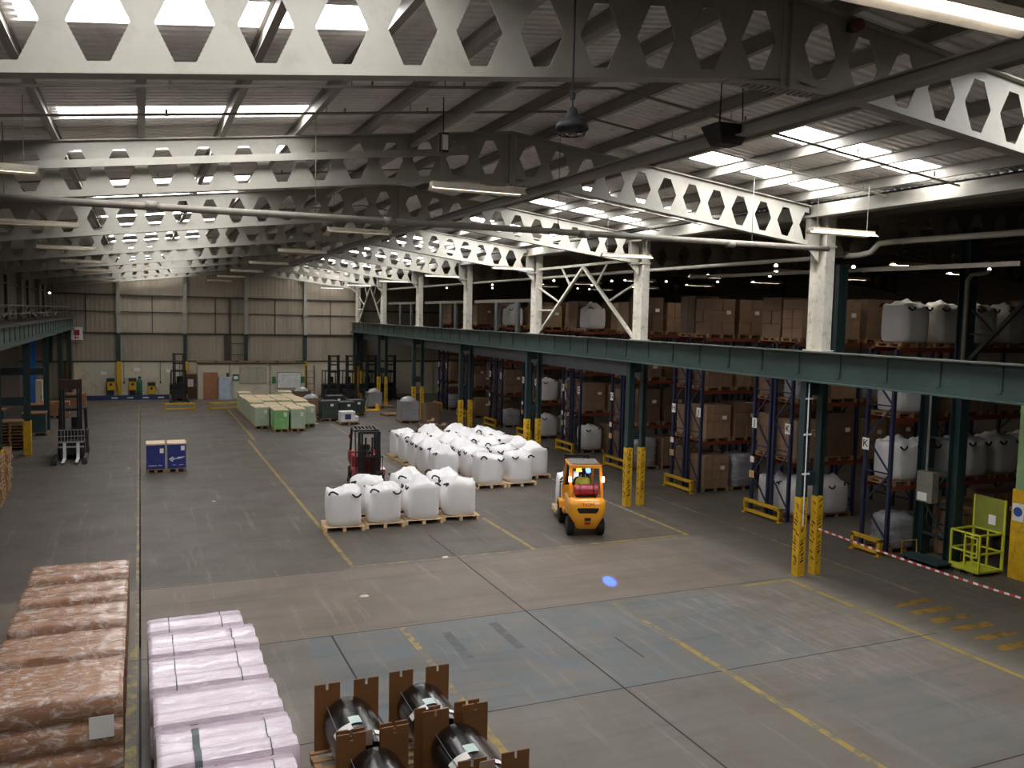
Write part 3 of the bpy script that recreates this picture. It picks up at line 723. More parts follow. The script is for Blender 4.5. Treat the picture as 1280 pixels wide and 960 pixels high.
def bag_root(seed, w, h, peak, mat=m_bag, tilt=0.):
    t = thing('bulk_bag', '', 'bulk bag')
    n = 36; rings = []; r2 = random.Random(seed)
    prof = [(0, .90), (.04, .97), (.2*h, 1.01), (.5*h, 1.03), (.8*h, 1.01), (.92*h, .985), (.985*h, .95), (h+.02, .88), (h+.05+peak*.3, .68), (h+.06+peak*.65, .45), (h+.05+peak*.92, .2), (h+.05+peak, .02)]
    off = Vector((seed*3.1, seed*1.7, 0))
    for z, s in prof:
        ring = []
        e = 5.0 if .03 < z < h else (3.2 if z < .03 or z < h+.04 else 2.4)
        for k in range(n):
            q = 2*PI*k/n; c, d = math.cos(q), math.sin(q)
            rr = (abs(c)**e+abs(d)**e)**(-1/e)*w/2*s
            v = Vector((c*rr, d*rr, z))
            nz = noise.noise(v*2.6+off); nf = noise.noise(v*6.5+off)
            top = max(0, (z-h*.9)/(h*.1)) if z > h*.9 else 0
            v.x += c*nz*.022+c*nf*.01; v.y += d*nz*.022+d*nf*.01
            if top: v.z += (nz*.13+nf*.075)*min(1, top)*(1 if s > .1 else .5) + tilt*v.x*min(1, top)
            if z == 0: v.z = 0
            ring.append(v)
        rings.append(ring)
    a = MB(); a.loft(rings); o = a.build('sack', mat, t, True)
    for i, (sx, sy) in enumerate(((-1, -1), (1, -1), (1, 1), (-1, 1))):
        b = MB(); ax, ay = sx*w*.5, sy*w*.5
        zt = h*.97+tilt*ax
        p0 = Vector((ax*.5, ay*1.0, zt+.03)); p1 = Vector((ax*1.0, ay*.5, zt+.03))
        p0 = Vector((ax*.42, ay*1.0, zt)); p1 = Vector((ax*.93, ay*.98, zt+.0)) 
        mode = r2.choice(['hang', 'up', 'flop', 'hang'])
        mid = (p0+p1)/2
        if mode == 'hang': q = mid+Vector((0, sy*.06, -.17)); 
        elif mode == 'up': q = mid+Vector((0, -sy*.05, .2))
        else: q = mid+Vector((sx*.05, -sy*.22, .12))
        pts = []
        for k in range(9):
            u = k/8; pts.append(p0*(1-u)**2+q*2*u*(1-u)*1.0+p1*u*u if False else p0*(1-u)**2+(q*2-mid)*2*u*(1-u)*.5+q*0+p1*u*u+mid*2*u*(1-u)*.5)
        pts = [p+Vector((0, sy*.02, .012)) for p in pts]
        b.tube(pts, .027, 5); b.build('lifting_loop', m_loop, t)
    return t
BW, BH = 1.0, 1.02
P_bags = [Proto(bag_root(1, BW, .98, .06)), Proto(bag_root(2, BW, 1.0, .12, tilt=.06)), Proto(bag_root(3, BW, .98, .2)), Proto(bag_root(4, BW, 1.02, .3)), Proto(bag_root(5, BW, 1.0, .2, tilt=-.08))]
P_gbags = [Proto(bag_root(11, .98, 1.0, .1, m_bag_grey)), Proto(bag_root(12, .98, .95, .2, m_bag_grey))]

GRP = 'white bulk bags on the open floor'; GRPP = 'wooden pallets under the white bulk bags'
rq = random.Random(77)
def bag_on_pallet(x, y, rz, var, blab, plab):
    P_pal.place((x, y, 0), rz, plab, GRPP)
    P_bags[var].place((x+.01, y+.02, .144), rz+PI/2*rq.choice((0, 1, 2, 3)), blab, GRP)
front = [(5.5, 25.15, -.1), (6.72, 25.2, -.06), (7.97, 25.28, -.08), (9.22, 25.38, -.1)]
rear = [(6.55, 26.55, -.05), (7.95, 26.75, .05), (9.15, 26.75, -.08)]
for i, (x, y, rz) in enumerate(front):
    bag_on_pallet(x, y, rz, [0, 0, 4, 1][i], 'white bulk bag, %s from left in front row of the small bag group' % ORD[i], 'wooden pallet under %s bag from left, front row of small group' % ORD[i])
for i, (x, y, rz) in enumerate(rear):
    bag_on_pallet(x, y, rz, [1, 4, 2][i], 'white bulk bag, %s from left in rear row of the small bag group' % ORD[i], 'wooden pallet under %s bag from left, rear row of small group' % ORD[i])
r2 = random.Random(5)
for c in range(4):
    for k in range(6):
        if c == 0 and k == 0: continue
        x = 10.72+1.25*c; y = [31.0, 29.75, 29.75, 31.0][c]+1.42*(k-(1 if c == 0 else 0)) + (.25 if c == 0 else 0)
        if c == 3 and k == 5: continue
        var = r2.choice([0, 1, 4, 2]) if k < 2 else r2.choice([2, 3, 2, 1, 3])
        bag_on_pallet(x+r2.uniform(-.03, .03), y, r2.uniform(-.06, .04), var, 'white bulk bag in the large block, %s column from left, %s row from front' % (ORD[c], ORD[k]), 'wooden pallet in the large bag block, %s column, %s row from front' % (ORD[c], ORD[k]))

# carton stacks etc. for the racks
def carton_root(mat, nx, ny, nz, w, d, h, seed, top=0):
    t = thing('carton_stack', '', 'carton stack'); a = MB(); r2 = random.Random(seed)
    cw, cd, ch = w/nx, d/ny, h/nz
    for i in range(nx):
        for j in range(ny):
            for k in range(nz):
                if k == nz-1 and r2.random() < top: continue
                jx, jy = r2.uniform(-.008, .008), r2.uniform(-.008, .008)
                a.box(-w/2+cw*(i+.5)+jx, -d/2+cd*(j+.5)+jy, ch*(k+.5), cw-.012, cd-.012, ch-.006)
    a.build('cartons', mat, t, bevel=.006, seg=1)
    b = MB(); b.box(w*.22, -d/2-.012, h*.62, .2, .006, .14); b.build('label', m_label, t)
    return t
P_car = [Proto(carton_root(m_carton[0], 2, 2, 3, 1.12, .94, 1.3, 1)), Proto(carton_root(m_carton[1], 3, 2, 4, 1.12, .94, 1.22, 2, .2)), Proto(carton_root(m_carton[2], 2, 2, 2, 1.1, .94, 1.42, 3)), Proto(carton_root(m_carton[1], 1, 1, 3, 1.1, .94, 1.1, 4)), Proto(carton_root(m_carton[0], 2, 2, 4, 1.1, .94, .72, 6, .3))]
def wrapped_root(seed, h, w=1.05):
    t = thing('wrapped_load', '', 'wrapped load'); n = 28; rings = []; off = Vector((seed*2.3, 0, seed))
    for z, s in ((0, .94), (.03, .98), (.3*h, 1), (.5*h, .97), (.7*h, 1), (.93*h, .97), (h, .86), (h+.03, .5), (h+.02, .02)):
        ring = []
        for k in range(n):
            q = 2*PI*k/n; c, d = math.cos(q), math.sin(q); rr = (abs(c)**4+abs(d)**4)**(-.25)*s
            v = Vector((c*rr*w/2, d*rr*.47, z)); nz = noise.noise(v*4+off)
            v += Vector((c*nz*.04, d*nz*.04, nz*.08 if z > .9*h else 0)); ring.append(v)
        rings.append(ring)
    a = MB(); a.loft(rings); a.build('goods', m_wrap_grey, t, True)
    a = MB()
    for z in (.2*h, .45*h, .72*h):
        a.loft([[(math.cos(2*PI*k/n)*(abs(math.cos(2*PI*k/n))**4+abs(math.sin(2*PI*k/n))**4)**(-.25)*(w/2+.022), math.sin(2*PI*k/n)*(abs(math.cos(2*PI*k/n))**4+abs(math.sin(2*PI*k/n))**4)**(-.25)*(.47+.022), zz+.02*math.sin(k)) for k in range(n)] for zz in (z, z+.05)], cap=False)
    a.build('film_band', m_poly, t); return t
P_wr = [Proto(wrapped_root(1, 1.2)), Proto(wrapped_root(2, .85))]

# ================================================================== RACKS
LV = [0, 1.9, 3.82, 5.78]
RXS = 19.1
def rack_root(nb, depth, lab, loc):
    t = thing('pallet_rack', lab, 'rack', loc, 0, 'pallet racks in the right bay')
    fr0 = MB()
    for y in (0, depth): fr0.b(-.05, .05, y-.045, y+.045, 0, 5.72); fr0.b(-.08, .08, y-.08, y+.08, 0, .012)
    z = .35; i = 0
    while z < 4.6:
        y0, y1 = (0, depth) if i % 2 == 0 else (depth, 0)
        fr0.bar((0, y0, z), (0, y1, z+.95), .03, .045); z += .95; i += 1
    for z in (.35, 2.25, 4.15): fr0.bar((0, 0, z), (0, depth, z), .03, .04)
    f0 = fr0.build('upright_frame', m_rack_blue, t)
    bw = 2.62
    for k in range(1, nb+1):
        c = f0.copy(); C.objects.link(c); c.location = (k*(bw+.1), 0, 0)
    bm = MB(); bm.b(.05, .05+bw, -.03, .03, -.13, 0); bm.b(.05, .08, -.05, .05, -.2, .03); bm.b(bw+.02, bw+.05, -.05, .05, -.2, .03)
    b0 = None
    for k in range(nb):
        for z in LV[1:]:
            for y in (.0, depth):
                if b0 is None: o = b0 = bm.build('beam', m_rack_orange, t)
                else: o = b0.copy(); C.objects.link(o)
                o.location = (k*(bw+.1), y, z)
    return t
RB = 2.72
ROWS = [  # near face Y, double?, name for labels, letters (near, far), bays
    (21.45, 'the J and K row', 'K', 'J', 3), (26.25, 'the H and J row', 'J', 'H', 2), (31.05, 'the G and H row', 'H', 'G', 2),
    (35.8, 'the F and G row', 'G', 'F', 2), (40.6, 'the fifth rack row', 'F', 'E', 1), (45.4, 'the sixth rack row', 'E', 'D', 1), (50.2, 'the seventh rack row', 'D', 'C', 1), (55.0, 'the eighth rack row', 'C', 'B', 1)]
def sign(rack, y, letter, z=3.0):
    a = MB(); a.box(-.065, y, z, .012, .24, .34); s_ = a.build('letter_sign', m_label, rack)
    text_mesh('letter', letter, .3, m_chev, s_, (-.075, y, z), (PI/2, 0, -PI/2))
def endplates(rack, y):
    a = MB(); a.box(-.065, y, 1.75, .01, .2, .2); a.build('paper_notice', m_label, rack)
    a = MB(); a.box(-.065, y, 1.25, .01, .26, .24); a.build('card_notice', M_card, rack)
M_card = M('tan_notice_card', srgb(206, 170, 120), .6)
guard_root = None
def guard(L):
    a = MB(); a.b(-.06, .06, -L/2, -L/2+.1, 0, .46); a.b(-.06, .06, L/2-.1, L/2, 0, .46); a.b(-.06, .06, -L/2, L/2, .38, .48); a.b(-.06, .06, -L/2, L/2, .06, .15)
    a.b(-.12, .12, -L/2-.03, -L/2+.13, 0, .015); a.b(-.12, .12, L/2-.13, L/2+.03, 0, .015)
    return tag(a.build('rack_guard', m_yguard, bevel=.01), '', 'barrier')
P_guard = Proto(guard(1.8)); P_guard1 = Proto(guard(1.05))
PICK = {  # (row, level) -> what the photo shows on the near face, per position
    (0, 0): 'gg', (0, 1): 'cC', (0, 2): 'wc', (0, 3): 'cc', (1, 0): 'cw', (1, 1): 'cC', (1, 2): 'Cc', (1, 3): 'CC',
    (2, 0): 'wc', (2, 1): 'CC', (2, 2): 'cC', (2, 3): 'Cc', (3, 0): 'gc', (3, 1): 'Cc', (3, 2): 'cg', (3, 3): 'gC',
    (4, 0): 'gg', (4, 1): 'gg', (4, 2): 'Cc', (4, 3): 'cC', (5, 0): 'ww', (5, 1): 'cc', (5, 2): 'Cc', (5, 3): 'gc'}
LVN = ['floor level', 'first beam level', 'second beam level', 'top beam level']
r2 = random.Random(11); cc = [0]
def load(kind, x, y, z, where, face=0):
    lab_p = 'pallet, %s, %s' % where
    P_pals.place((x, y, z), 0, lab_p, 'pallets in the racks')
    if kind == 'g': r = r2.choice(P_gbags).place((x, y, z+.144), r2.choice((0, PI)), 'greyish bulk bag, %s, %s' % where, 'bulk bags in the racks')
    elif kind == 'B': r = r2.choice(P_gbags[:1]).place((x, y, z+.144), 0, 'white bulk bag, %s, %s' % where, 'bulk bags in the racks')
    elif kind == 'w': r = r2.choice(P_wr).place((x, y, z+.144), 0, 'grey film-wrapped load, %s, %s' % where, 'wrapped loads in the racks')
    elif kind == 'C': r = P_car[r2.choice((0, 2, 0))].place((x, y, z+.144), 0, 'tall carton stack, %s, %s' % where, 'carton stacks in the racks')
    else: r = P_car[r2.choice((1, 3, 4, 0, 1))].place((x, y, z+.144), 0, 'carton stack, %s, %s' % where, 'carton stacks in the racks')
for ri, (yn, nm, ln, lf, nb) in enumerate(ROWS):
    near = rack_root(nb, .8, 'blue and orange pallet rack, nearer half of %s' % nm, (RXS, yn, 0))
    far = rack_root(nb, .8, 'blue and orange pallet rack, farther half of %s' % nm, (RXS, yn+1.0, 0))
    sign(near, .1, ln); sign(far, .72, lf)
    endplates(far, .76)
    P_guard.place((18.7, yn+.75, 0), 0, 'yellow floor guard rail protecting the end of %s' % nm, 'yellow rack end guards')
    npos = 2*nb if ri < 2 else 2
    for lv in range(4):
        ks = PICK.get((ri, lv)) or ''.join(r2.choice('cCcw') for _ in range(2))
        for p in range(min(npos, 4)):
            if p >= 2 and lv == 0: continue
            k = ks[p % 2]
            x = RXS+.05+.69+p*1.31 + (.1 if p > 1 else 0)
            load(k, x, yn+.4, LV[lv], (LVN[lv], 'near side of %s, %s from end' % (nm.replace('the ', '', 1), ORD[p])))
        load('B' if (ri == 0 and lv == 0) else r2.choice('cCC'), RXS+.74, yn+1.4, LV[lv], (LVN[lv], 'far side of %s, aisle end' % nm.replace('the ', '', 1)))
# single K rack near the barrier tape
k2 = rack_root(3, .9, 'blue and orange pallet rack marked K, nearest the barrier tape', (RXS, 17.45, 0))
sign(k2, .86, 'K'); P_guard1.place((18.7, 17.78, 0), 0, 'short yellow floor guard by the nearest K rack', 'yellow rack end guards')
for lv, ks in ((0, 'w.ccc'), (1, 'BBBBB'), (2, 'Bcccc'), (3, 'BBBBC')):
    for p, k in enumerate(ks):
        if k == '.': continue
        load(k, RXS+.74+p*1.31+(.1 if p > 1 else 0)+(.1 if p > 3 else 0), 17.9, LV[lv], (LVN[lv], 'nearest K rack, %s from end' % ORD[p]))

# ================================================================== FOREGROUND GOODS
def roll_bundle(name, cat, L, d, h, rolls, layers, mat, end_mat, seed, straps, strap_m, amp=.02, flat=.5, strap_w=.014, top_film=None):
    """film-wrapped rolls lying along X, stacked in layers; origin at bottom centre"""
    t = thing(name, '', cat); r = d/rolls/2; rv = h/layers/2
    out = []
    N = 7
    for j in range(rolls):                                  # bottom, left to right
        out.append((-d/2+2*r*j+r*.4, 0)); out.append((-d/2+2*r*j+r*1.6, 0))
    for j in range(layers):                                 # +y side up
        for k in range(N):
            q = -PI/2*.8+PI*.8*k/(N-1); out.append((d/2-r*.25+r*.25*math.cos(q), rv*(2*j+1)+rv*.97*math.sin(q)))
    for j in range(rolls):                                  # top, right to left
        for k in range(1, N-1):
            q = PI*.12+PI*.76*k/(N-1); out.append((d/2-r*(2*j+1)+r*math.cos(q), h-rv*flat*(1-math.sin(q))))
    for j in reversed(range(layers)):
        for k in range(N):
            q = PI/2*.8-PI*.8*k/(N-1); out.append((-d/2+r*.25-r*.25*math.cos(q), rv*(2*j+1)+rv*.97*math.sin(q)))
    off = Vector((seed*5.3, seed*2.1, 0)); rings = []; nx = 46
    def P(x, y, z, grow=0.):
        v = Vector((x*1.0, y, z)); n1 = noise.noise(Vector((x*3.5, y*6, z*6))+off); n2 = noise.noise(Vector((x*9, y*10, z*10))+off)
        k = amp*(n1+.45*n2)+grow
        dd = Vector((0, y, z-h*.45)); dd.normalize()
        v += dd*k
        if z < .005: v.z = 0
        return v
    for i in range(nx+1):
        x = -L/2+L*i/nx; s = 1. if 0 < i < nx else .975
        rings.append([P(x, y*s, z*s if z > .01 else z) for y, z in out])
    a = MB(); a.loft(rings, cap=False); n = len(out)
    a.f.append(tuple(range(n-1, -1, -1))); a.mi.append(1); a.f.append(tuple(range(nx*n, nx*n+n))); a.mi.append(1)
    o = a.build('film_wrapped_rolls', [mat, end_mat], t); smooth_by_angle(o, 50)
    for x in straps + ([-L*.22] if seed == 25 else []):
        sw = .085 if x == -L*.22 else strap_w
        b = MB(); b.loft([[P(xx, y, z, .012) for y, z in out] for xx in (x-sw/2, x+sw/2)], cap=False)
        b.build('strap', strap_m, t)
    return t
# brown kraft bundles, far to near
br = [(19.3, 1.0, 1.06), (17.9, 1.0, 1.06), (16.55, 1.03, 1.06), (15.1, 1.06, 1.08), (13.62, 1.4, 1.16)]
for i, (yb, d, h) in enumerate(br):
    n = roll_bundle('kraft_roll_bundle', 'roll bundle', 1.76, d, h, 2 if i < 4 else 2, 2 if i < 4 else 3, m_kraft_roll, m_kraft_end, i+1, [-.45, .35], m_strap_clear, .018, .12, .009)
    n.location = (-1.15, yb-d/2, .144); n['group'] = 'film-wrapped brown roll bundles'
    n['label'] = ['farthest of the film-wrapped brown roll bundles in the near left row', 'film-wrapped brown roll bundle, second farthest in the near left row', 'film-wrapped brown roll bundle in the middle of the near left row', 'film-wrapped brown roll bundle just behind the nearest large one', 'largest and nearest brown roll bundle with a white label, bottom left corner'][i]
    p = P_pald.place((-1.15, yb-d/2, 0), 0, 'wooden pallet under the %s brown roll bundle from the far end' % ORD[i], 'pallets under the roll bundles')
    if i == 4:
        a = MB(); a.box(.62, -d/2-.03, h*.62, .3, .008, .3); a.build('label', m_label, n)
# pale pink-white bundles, far to near
pk = [(15.4, .72, .05, 1.55, 1), (14.62, .95, .06, 1.68, 2), (13.62, 1.22, .06, 1.66, 2), (12.33, 1.08, .1, 1.7, 2), (11.18, 1.02, .12, 1.72, 2), (10.08, .95, .5, 1.62, 2)]
for i, (yb, d, x0, x1, nr) in enumerate(pk):
    L = x1-x0
    n = roll_bundle('pale_roll_bundle', 'roll bundle', L, d, 1.05, nr, 2, m_pink_roll, m_pink_roll, i+21, [L*.3] if i == 4 else [-L*.28, L*.27] if i != 3 else [], m_strap, .014, .95, .016)
    n.location = ((x0+x1)/2, yb-d/2, .144); n['group'] = 'film-wrapped pale roll bundles'
    n['label'] = ['farthest and narrowest film-wrapped pale pink roll bundle beside the brown bundles', 'second film-wrapped pale pink roll bundle from the far end', 'third film-wrapped pale pink roll bundle from the far end, two grey straps', 'fourth pale pink roll bundle from the far end, without straps', 'fifth pale pink roll bundle from the far end, with wide grey strap', 'nearest and shortest pale roll bundle at the bottom edge'][i]
    P_pald.place(((x0+x1)/2, yb-d/2, 0), 0, 'wooden pallet under the %s pale roll bundle from the far end' % ORD[i], 'pallets under the roll bundles')

# black film rolls between plywood end boards
def coil_unit(lab, x, yf, yr, seed):
    t = thing('film_roll_crate', lab, 'crated roll', (x, yf, .144), 0, 'black film rolls between plywood boards')
    Ln = yr-yf; W = .93; Hh = .97
    def board(y):
        a = MB(); w = W/2; g = .1
        for s in (-1, 1):
            a.prism([(s*g, Hh*.55), (s*w, Hh*.55), (s*w, Hh), (s*(w-.16), Hh), (s*(w-.16), Hh-.09), (s*(w-.2), Hh-.09), (s*(w-.2), Hh), (s*g, Hh)], 'Y', y-.011, y+.011)
        a.prism([(-w, 0), (w, 0), (w, Hh*.55), (-w, Hh*.55)], 'Y', y-.011, y+.011)
        return a.build('end_board', m_kraft_board, t)
    board(.012); board(Ln-.012)
    R_, zc = .37, .40
    rings = []; n = 48
    for i in range(15):
        y = .03+(Ln-.06)*i/14; r = R_*(.94 if i in (0, 14) else 1)
        rings.append([(math.cos(2*PI*k/n)*(r+.006*noise.noise(Vector((k*.7, y*6, seed)))), y, zc+math.sin(2*PI*k/n)*(r+.006*noise.noise(Vector((k*.7, y*6, seed+4))))) for k in range(n)])
    a = MB(); a.loft(rings); o = a.build('film_roll', m_film_black, t); smooth_by_angle(o, 50)
    def patch(q0, q1, y0, y1, m, nm, skew=0.):
        b = MB(); vs = []
        for k in range(9):
            q = q0+(q1-q0)*k/8; s = skew*k/8
            for y in (y0+s, y1+s): vs.append((math.cos(q)*(R_+.012), y, zc+math.sin(q)*(R_+.012)))
        b.add(vs, [(2*k, 2*k+1, 2*k+3, 2*k+2) for k in range(8)]); return b.build(nm, m, t)
    patch(PI*.62, PI*.86, Ln*.3, Ln*.42, m_label, 'label', .1); patch(PI*.5, PI*.62, Ln*.36, Ln*.5, m_teal_label, 'label', .05)
    patch(PI*.33, PI*.42, Ln*.12, Ln*.2, m_label, 'label')
    a = MB(); a.tube([(-.3, .05, zc+.26), (-.32, Ln/2, zc+.27), (-.3, Ln-.05, zc+.26)], .006, 5); a.build('tie_strap', m_strap, t)
    a = MB(); a.box(-.1, -.02, Hh*.86, .2, .01, .2); a.build('card_label', m_label_pink, t)
    return t
for i, (lab, x, yf, yr) in enumerate((('black film roll between notched boards, rear left of the four', 2.68, 10.45, 11.93), ('black film roll between notched boards, rear right of the four', 3.79, 10.70, 12.0),
        ('black film roll between notched boards, front left at the bottom edge', 2.67, 8.9, 10.36), ('black film roll between notched boards, front right of the four', 3.87, 9.2, 10.6))):
    coil_unit(lab, x, yf, yr, i)
    q = pallet_mesh('pallet', m_wood_dark, 1.0, (yr-yf)+.02); tag(q, 'slatted wooden pallet under the %s film roll' % ['rear left', 'rear right', 'front left', 'front right'][i], 'pallet', 'pallets under the film rolls'); q.location = (x-.03, (yf+yr)/2, 0)

# blue printed carton pair
for i, x in enumerate((.5, 1.27)):
    y = 36.45; P_palq.place((x, y, 0), 0, 'small wooden pallet under the %s blue carton' % ('plain' if i == 0 else 'white-marked'), 'pallets under the blue cartons')
    t = thing('blue_carton', ['blue film-wrapped carton without emblem, left of the standing pair', 'blue film-wrapped carton with white emblem, right of the standing pair'][i], 'carton', (x, y, .144), 0, 'blue cartons on the open floor')
    a = MB(); a.box(0, 0, .48, .68, .86, .96); a.build('box', m_blue_box, t, bevel=.015)
    a = MB(); a.box(0, 0, .985, .7, .88, .06); a.build('lid', m_box_top, t, bevel=.01)
    a = MB(); a.box(.22, -.435, .8 if i else .72, .14, .006, .18); a.build('label', m_label, t)
    if i:
        a = MB()   # white arrow-like emblem with a swept tail
        a.prism([(-.29, .38), (-.16, .48), (-.14, .43), (-.22, .38), (-.13, .3), (-.16, .26)], 'Y', -.442, -.433)
        a.prism([(-.2, .38), (-.1, .45), (-.1, .32)], 'Y', -.441, -.433)
        a.prism([(-.12, .4), (-.02, .4), (.05, .45), (.29, .47), (.29, .44), (.1, .42), (.26, .41), (.05, .38), (-.1, .36)], 'Y', -.442, -.433)
        a.build('emblem', m_logo, t)
    a = MB(); a.box(-.12, -.435, .14, .3, .006, .025) if i == 0 else a.box(-.1, -.435, .14, .12, .006, .02); a.box(.16, -.435, .14, .16, .006, .02); a.build('print_line', m_logo, t)

# pale green wrapped pallet loads
def green_root(mat, h=1.0):
    t = thing('green_wrapped_load', '', 'wrapped load')
    a = MB(); a.box(0, 0, h/2, .76, 1.06, h); a.build('goods', mat, t, bevel=.03)
    a = MB(); a.box(0, 0, h+.015, .77, 1.06, .03); a.build('lid', m_tan_top, t)
    a = MB(); a.box(.2, -.545, .78, .16, .006, .22); a.build('label', m_label, t)
    return t
P_grv = [Proto(green_root(m_green_wrap, h)) for h in (1.0, 1.05, .95)]; P_gr = P_grv[0]; P_gr2 = Proto(green_root(m_green_bright)); P_grp = Proto(tag(pallet_mesh('pallet', m_wood_dark, .78, 1.14), '', 'pallet'))
for c, (x, y0) in enumerate(((6.06, 48.7), (6.88, 47.2), (7.75, 47.2), (8.62, 48.9))):
    for k in range(8):
        y = y0+1.2*k; w = 'column %s from left, row %s from front' % (ORD[c], ORD[k])
        P_grp.place((x, y, 0), 0, 'pallet under the green wrapped load, ' + w, 'pallets under the green loads')
        (P_gr2 if (c == 1 and k == 0) else P_grv[(k*2+c*c+k//3) % 3]).place((x, y, .144), 0, 'pale green wrapped load with tan lid, ' + w if not (c == 1 and k == 0) else 'brightest green wrapped load at the front of the block', 'green wrapped loads')

# ================================================================== TRUCKS
def rrect(w, d, r, cx=0, cy=0, n=5):
    pts = []
    for (sx, sy, a0) in ((1, 1, 0), (-1, 1, PI/2), (-1, -1, PI), (1, -1, 1.5*PI)):
        for k in range(n):
            q = a0+PI/2*k/(n-1); pts.append((cx+sx*(w/2-r)+r*math.cos(q), cy+sy*(d/2-r)+r*math.sin(q)))
    return pts
def wheel(t, x, y, r, w):
    a = MB(); s = 1 if x > 0 else -1
    a.loft([[(x+dx, y+rr*math.cos(2*PI*k/24), r+rr*math.sin(2*PI*k/24)) for k in range(24)] for dx, rr in ((-w/2, r*.55), (-w/2, r*.92), (-w/2+.03, r), (w/2-.03, r), (w/2, r*.92), (w/2, r*.55))])
    o = a.build('wheel', m_rubber, t)
    b = MB(); b.cyl((x+s*w*.3, y, r), (x+s*(w/2+.012), y, r), r*.5, r*.4, n=16); b.build('hub', m_dkgrey, o)
def forklift(lab, loc, rz, body, post, is_yellow):
    t = thing('forklift', lab, 'forklift', loc, rz)
    rings = []
    for z, w, yb, yf, r in ((.26, .6, -1.16, -.55, .1), (.42, .74, -1.26, -.55, .14), (.62, 1.0, -1.31, -.5, .2), (.78, 1.1, -1.33, -.5, .22), (1.0, 1.1, -1.3, -.5, .22), (1.1, 1.06, -1.25, -.5, .22), (1.15, .96, -1.17, -.52, .2)):
        rings.append([(x, y, z) for x, y in rrect(w, yf-yb, r, 0, (yb+yf)/2, 6)])
    a = MB(); a.loft(rings); o = a.build('counterweight', body, t); smooth_by_angle(o, 45)
    a = MB(); a.loft([[(x, y, z) for x, y in rrect(w, .1, .02, 0, y0, 3)] for z, w, y0 in ((.76, .5, -1.29), (.82, .6, -1.295), (.89, .64, -1.295), (.91, .6, -1.29))]); a.build('rear_vent', m_black, t)
    a = MB(); a.box(0, -1.285, .58, .18, .05, .1); a.build('tow_pin', m_black, t)
    a = MB(); a.box(0, -1.27, .45, .17, .03, .075); a.build('number_plate', m_sign_red, t)
    if is_yellow: text_mesh('lettering', 'TCM', .135, m_redtext, t, (0, -1.318, 1.005), (PI/2, 0, 0)).scale = (1.35, 1, 1)
    a = MB(); a.b(-.5, .5, -.52, .1, .55, 1.08); a.b(-.52, .52, .1, .75, .42, .58); a.prism([(.55, .5), (.75, .5), (.85, 1.15), (.72, 1.2)], 'X', -.48, .48); a.build('body', body, t, bevel=.04)
    for s in (-1, 1):
        a = MB(); a.prism([(.35, .55), (.42, .72), (.75, .78), (1.05, .7), (1.12, .5), (1.04, .5), (.98, .62), (.75, .69), (.52, .64), (.45, .52)], 'X', s*.38, s*.6); a.build('fender', body, t)
        wheel(t, s*.47, .74, .33, .22); wheel(t, s*.45, -.82, .28, .2)
        a = MB(); a.bar((s*.47, -.9, 1.1), (s*.44, -.72, 2.02), .08, .1); a.build('rear_post', post, t)
        a = MB(); a.bar((s*.45, .78, 1.1), (s*.42, .3, 2.04), .06, .08); a.build('front_post', post, t)
        a = MB(); a.box(s*.49, -.93, 1.68, .075, .06, .16); a.build('tail_lamp', m_tail if is_yellow else m_sign_red, t)
    a = MB(); a.b(-.47, .47, -.78, -.68, 1.98, 2.08); a.b(-.47, .47, .25, .35, 2.0, 2.08); a.b(-.47, -.4, -.7, .3, 2.0, 2.07); a.b(.4, .47, -.7, .3, 2.0, 2.07); a.build('guard_frame', post, t, bevel=.01)
    a = MB()
    for k in range(7): a.b(-.4+.8*k/6-.02, -.4+.8*k/6+.02, -.7, .3, 2.06, 2.09)
    a.build('guard_bars', m_grey_top if is_yellow else m_black, t)
    if is_yellow:
        a = MB(); a.b(-.41, .41, -.69, .27, 2.095, 2.105); a.build('roof_sheet', m_grey_top, t)
        a = MB(); a.cyl((-.2, -.72, 1.88), (-.2, -.72, 1.98), .09, .07, n=16); a.build('amber_beacon', m_amber, t)
        a = MB(); a.cyl((.07, -.8, 1.9), (.07, -.7, 1.94), .075, n=14); a.build('blue_safety_light', m_bluelamp, t)
        a = MB(); a.cyl((-.36, -.85, 1.35), (.36, -.85, 1.35), .165, n=24)
        g_ = a.build('gas_cylinder', m_tank, t, bevel=.04, seg=3); smooth_by_angle(g_, 50)
        a = MB()
        for x in (-.2, .2):
            a.tube([(x+.0, -.85+.175*math.cos(q*PI/10), 1.35+.175*math.sin(q*PI/10)) for q in range(21)], .015, 5)
        a.b(-.3, .3, -.98, -.7, 1.14, 1.19); a.build('cylinder_cradle', m_black, t)
    a = MB(); a.b(-.24, .24, -.5, -.02, 1.08, 1.2); a.prism([(-.5, 1.1), (-.4, 1.1), (-.44, 1.42), (-.54, 1.42)], 'X', -.23, .23); a.build('seat', m_black, t, bevel=.04)
    a = MB(); a.tube([(.17*math.cos(q*PI/12), .42+.12*math.sin(q*PI/12), 1.36+.12*math.sin(q*PI/12)) for q in range(25)], .014, 6); a.bar((0, .42, 1.36), (0, .6, 1.1), .04, .04); a.build('steering_wheel', m_black, t)
    a = MB()
    for s in (-1, 1): a.b(s*.36-.045, s*.36+.045, 1.02, 1.16, .08, 2.12); a.b(s*.26-.035, s*.26+.035, 1.08, 1.18, .1, 2.06)
    for z in (.3, 1.15, 2.02): a.b(-.4, .4, 1.0, 1.06, z, z+.09)
    a.cyl((-.12, 1.08, .2), (-.12, 1.08, 1.9), .035, n=10); a.cyl((.12, 1.08, .2), (.12, 1.08, 1.9), .035, n=10); a.build('mast', m_black, t)
    a = MB(); a.b(-.5, .5, 1.18, 1.23, .2, .28); a.b(-.5, .5, 1.18, 1.23, .55, .63)
    for k in range(7): a.b(-.48+.16*k-.012, -.48+.16*k+.012, 1.19, 1.22, .6, 1.2)
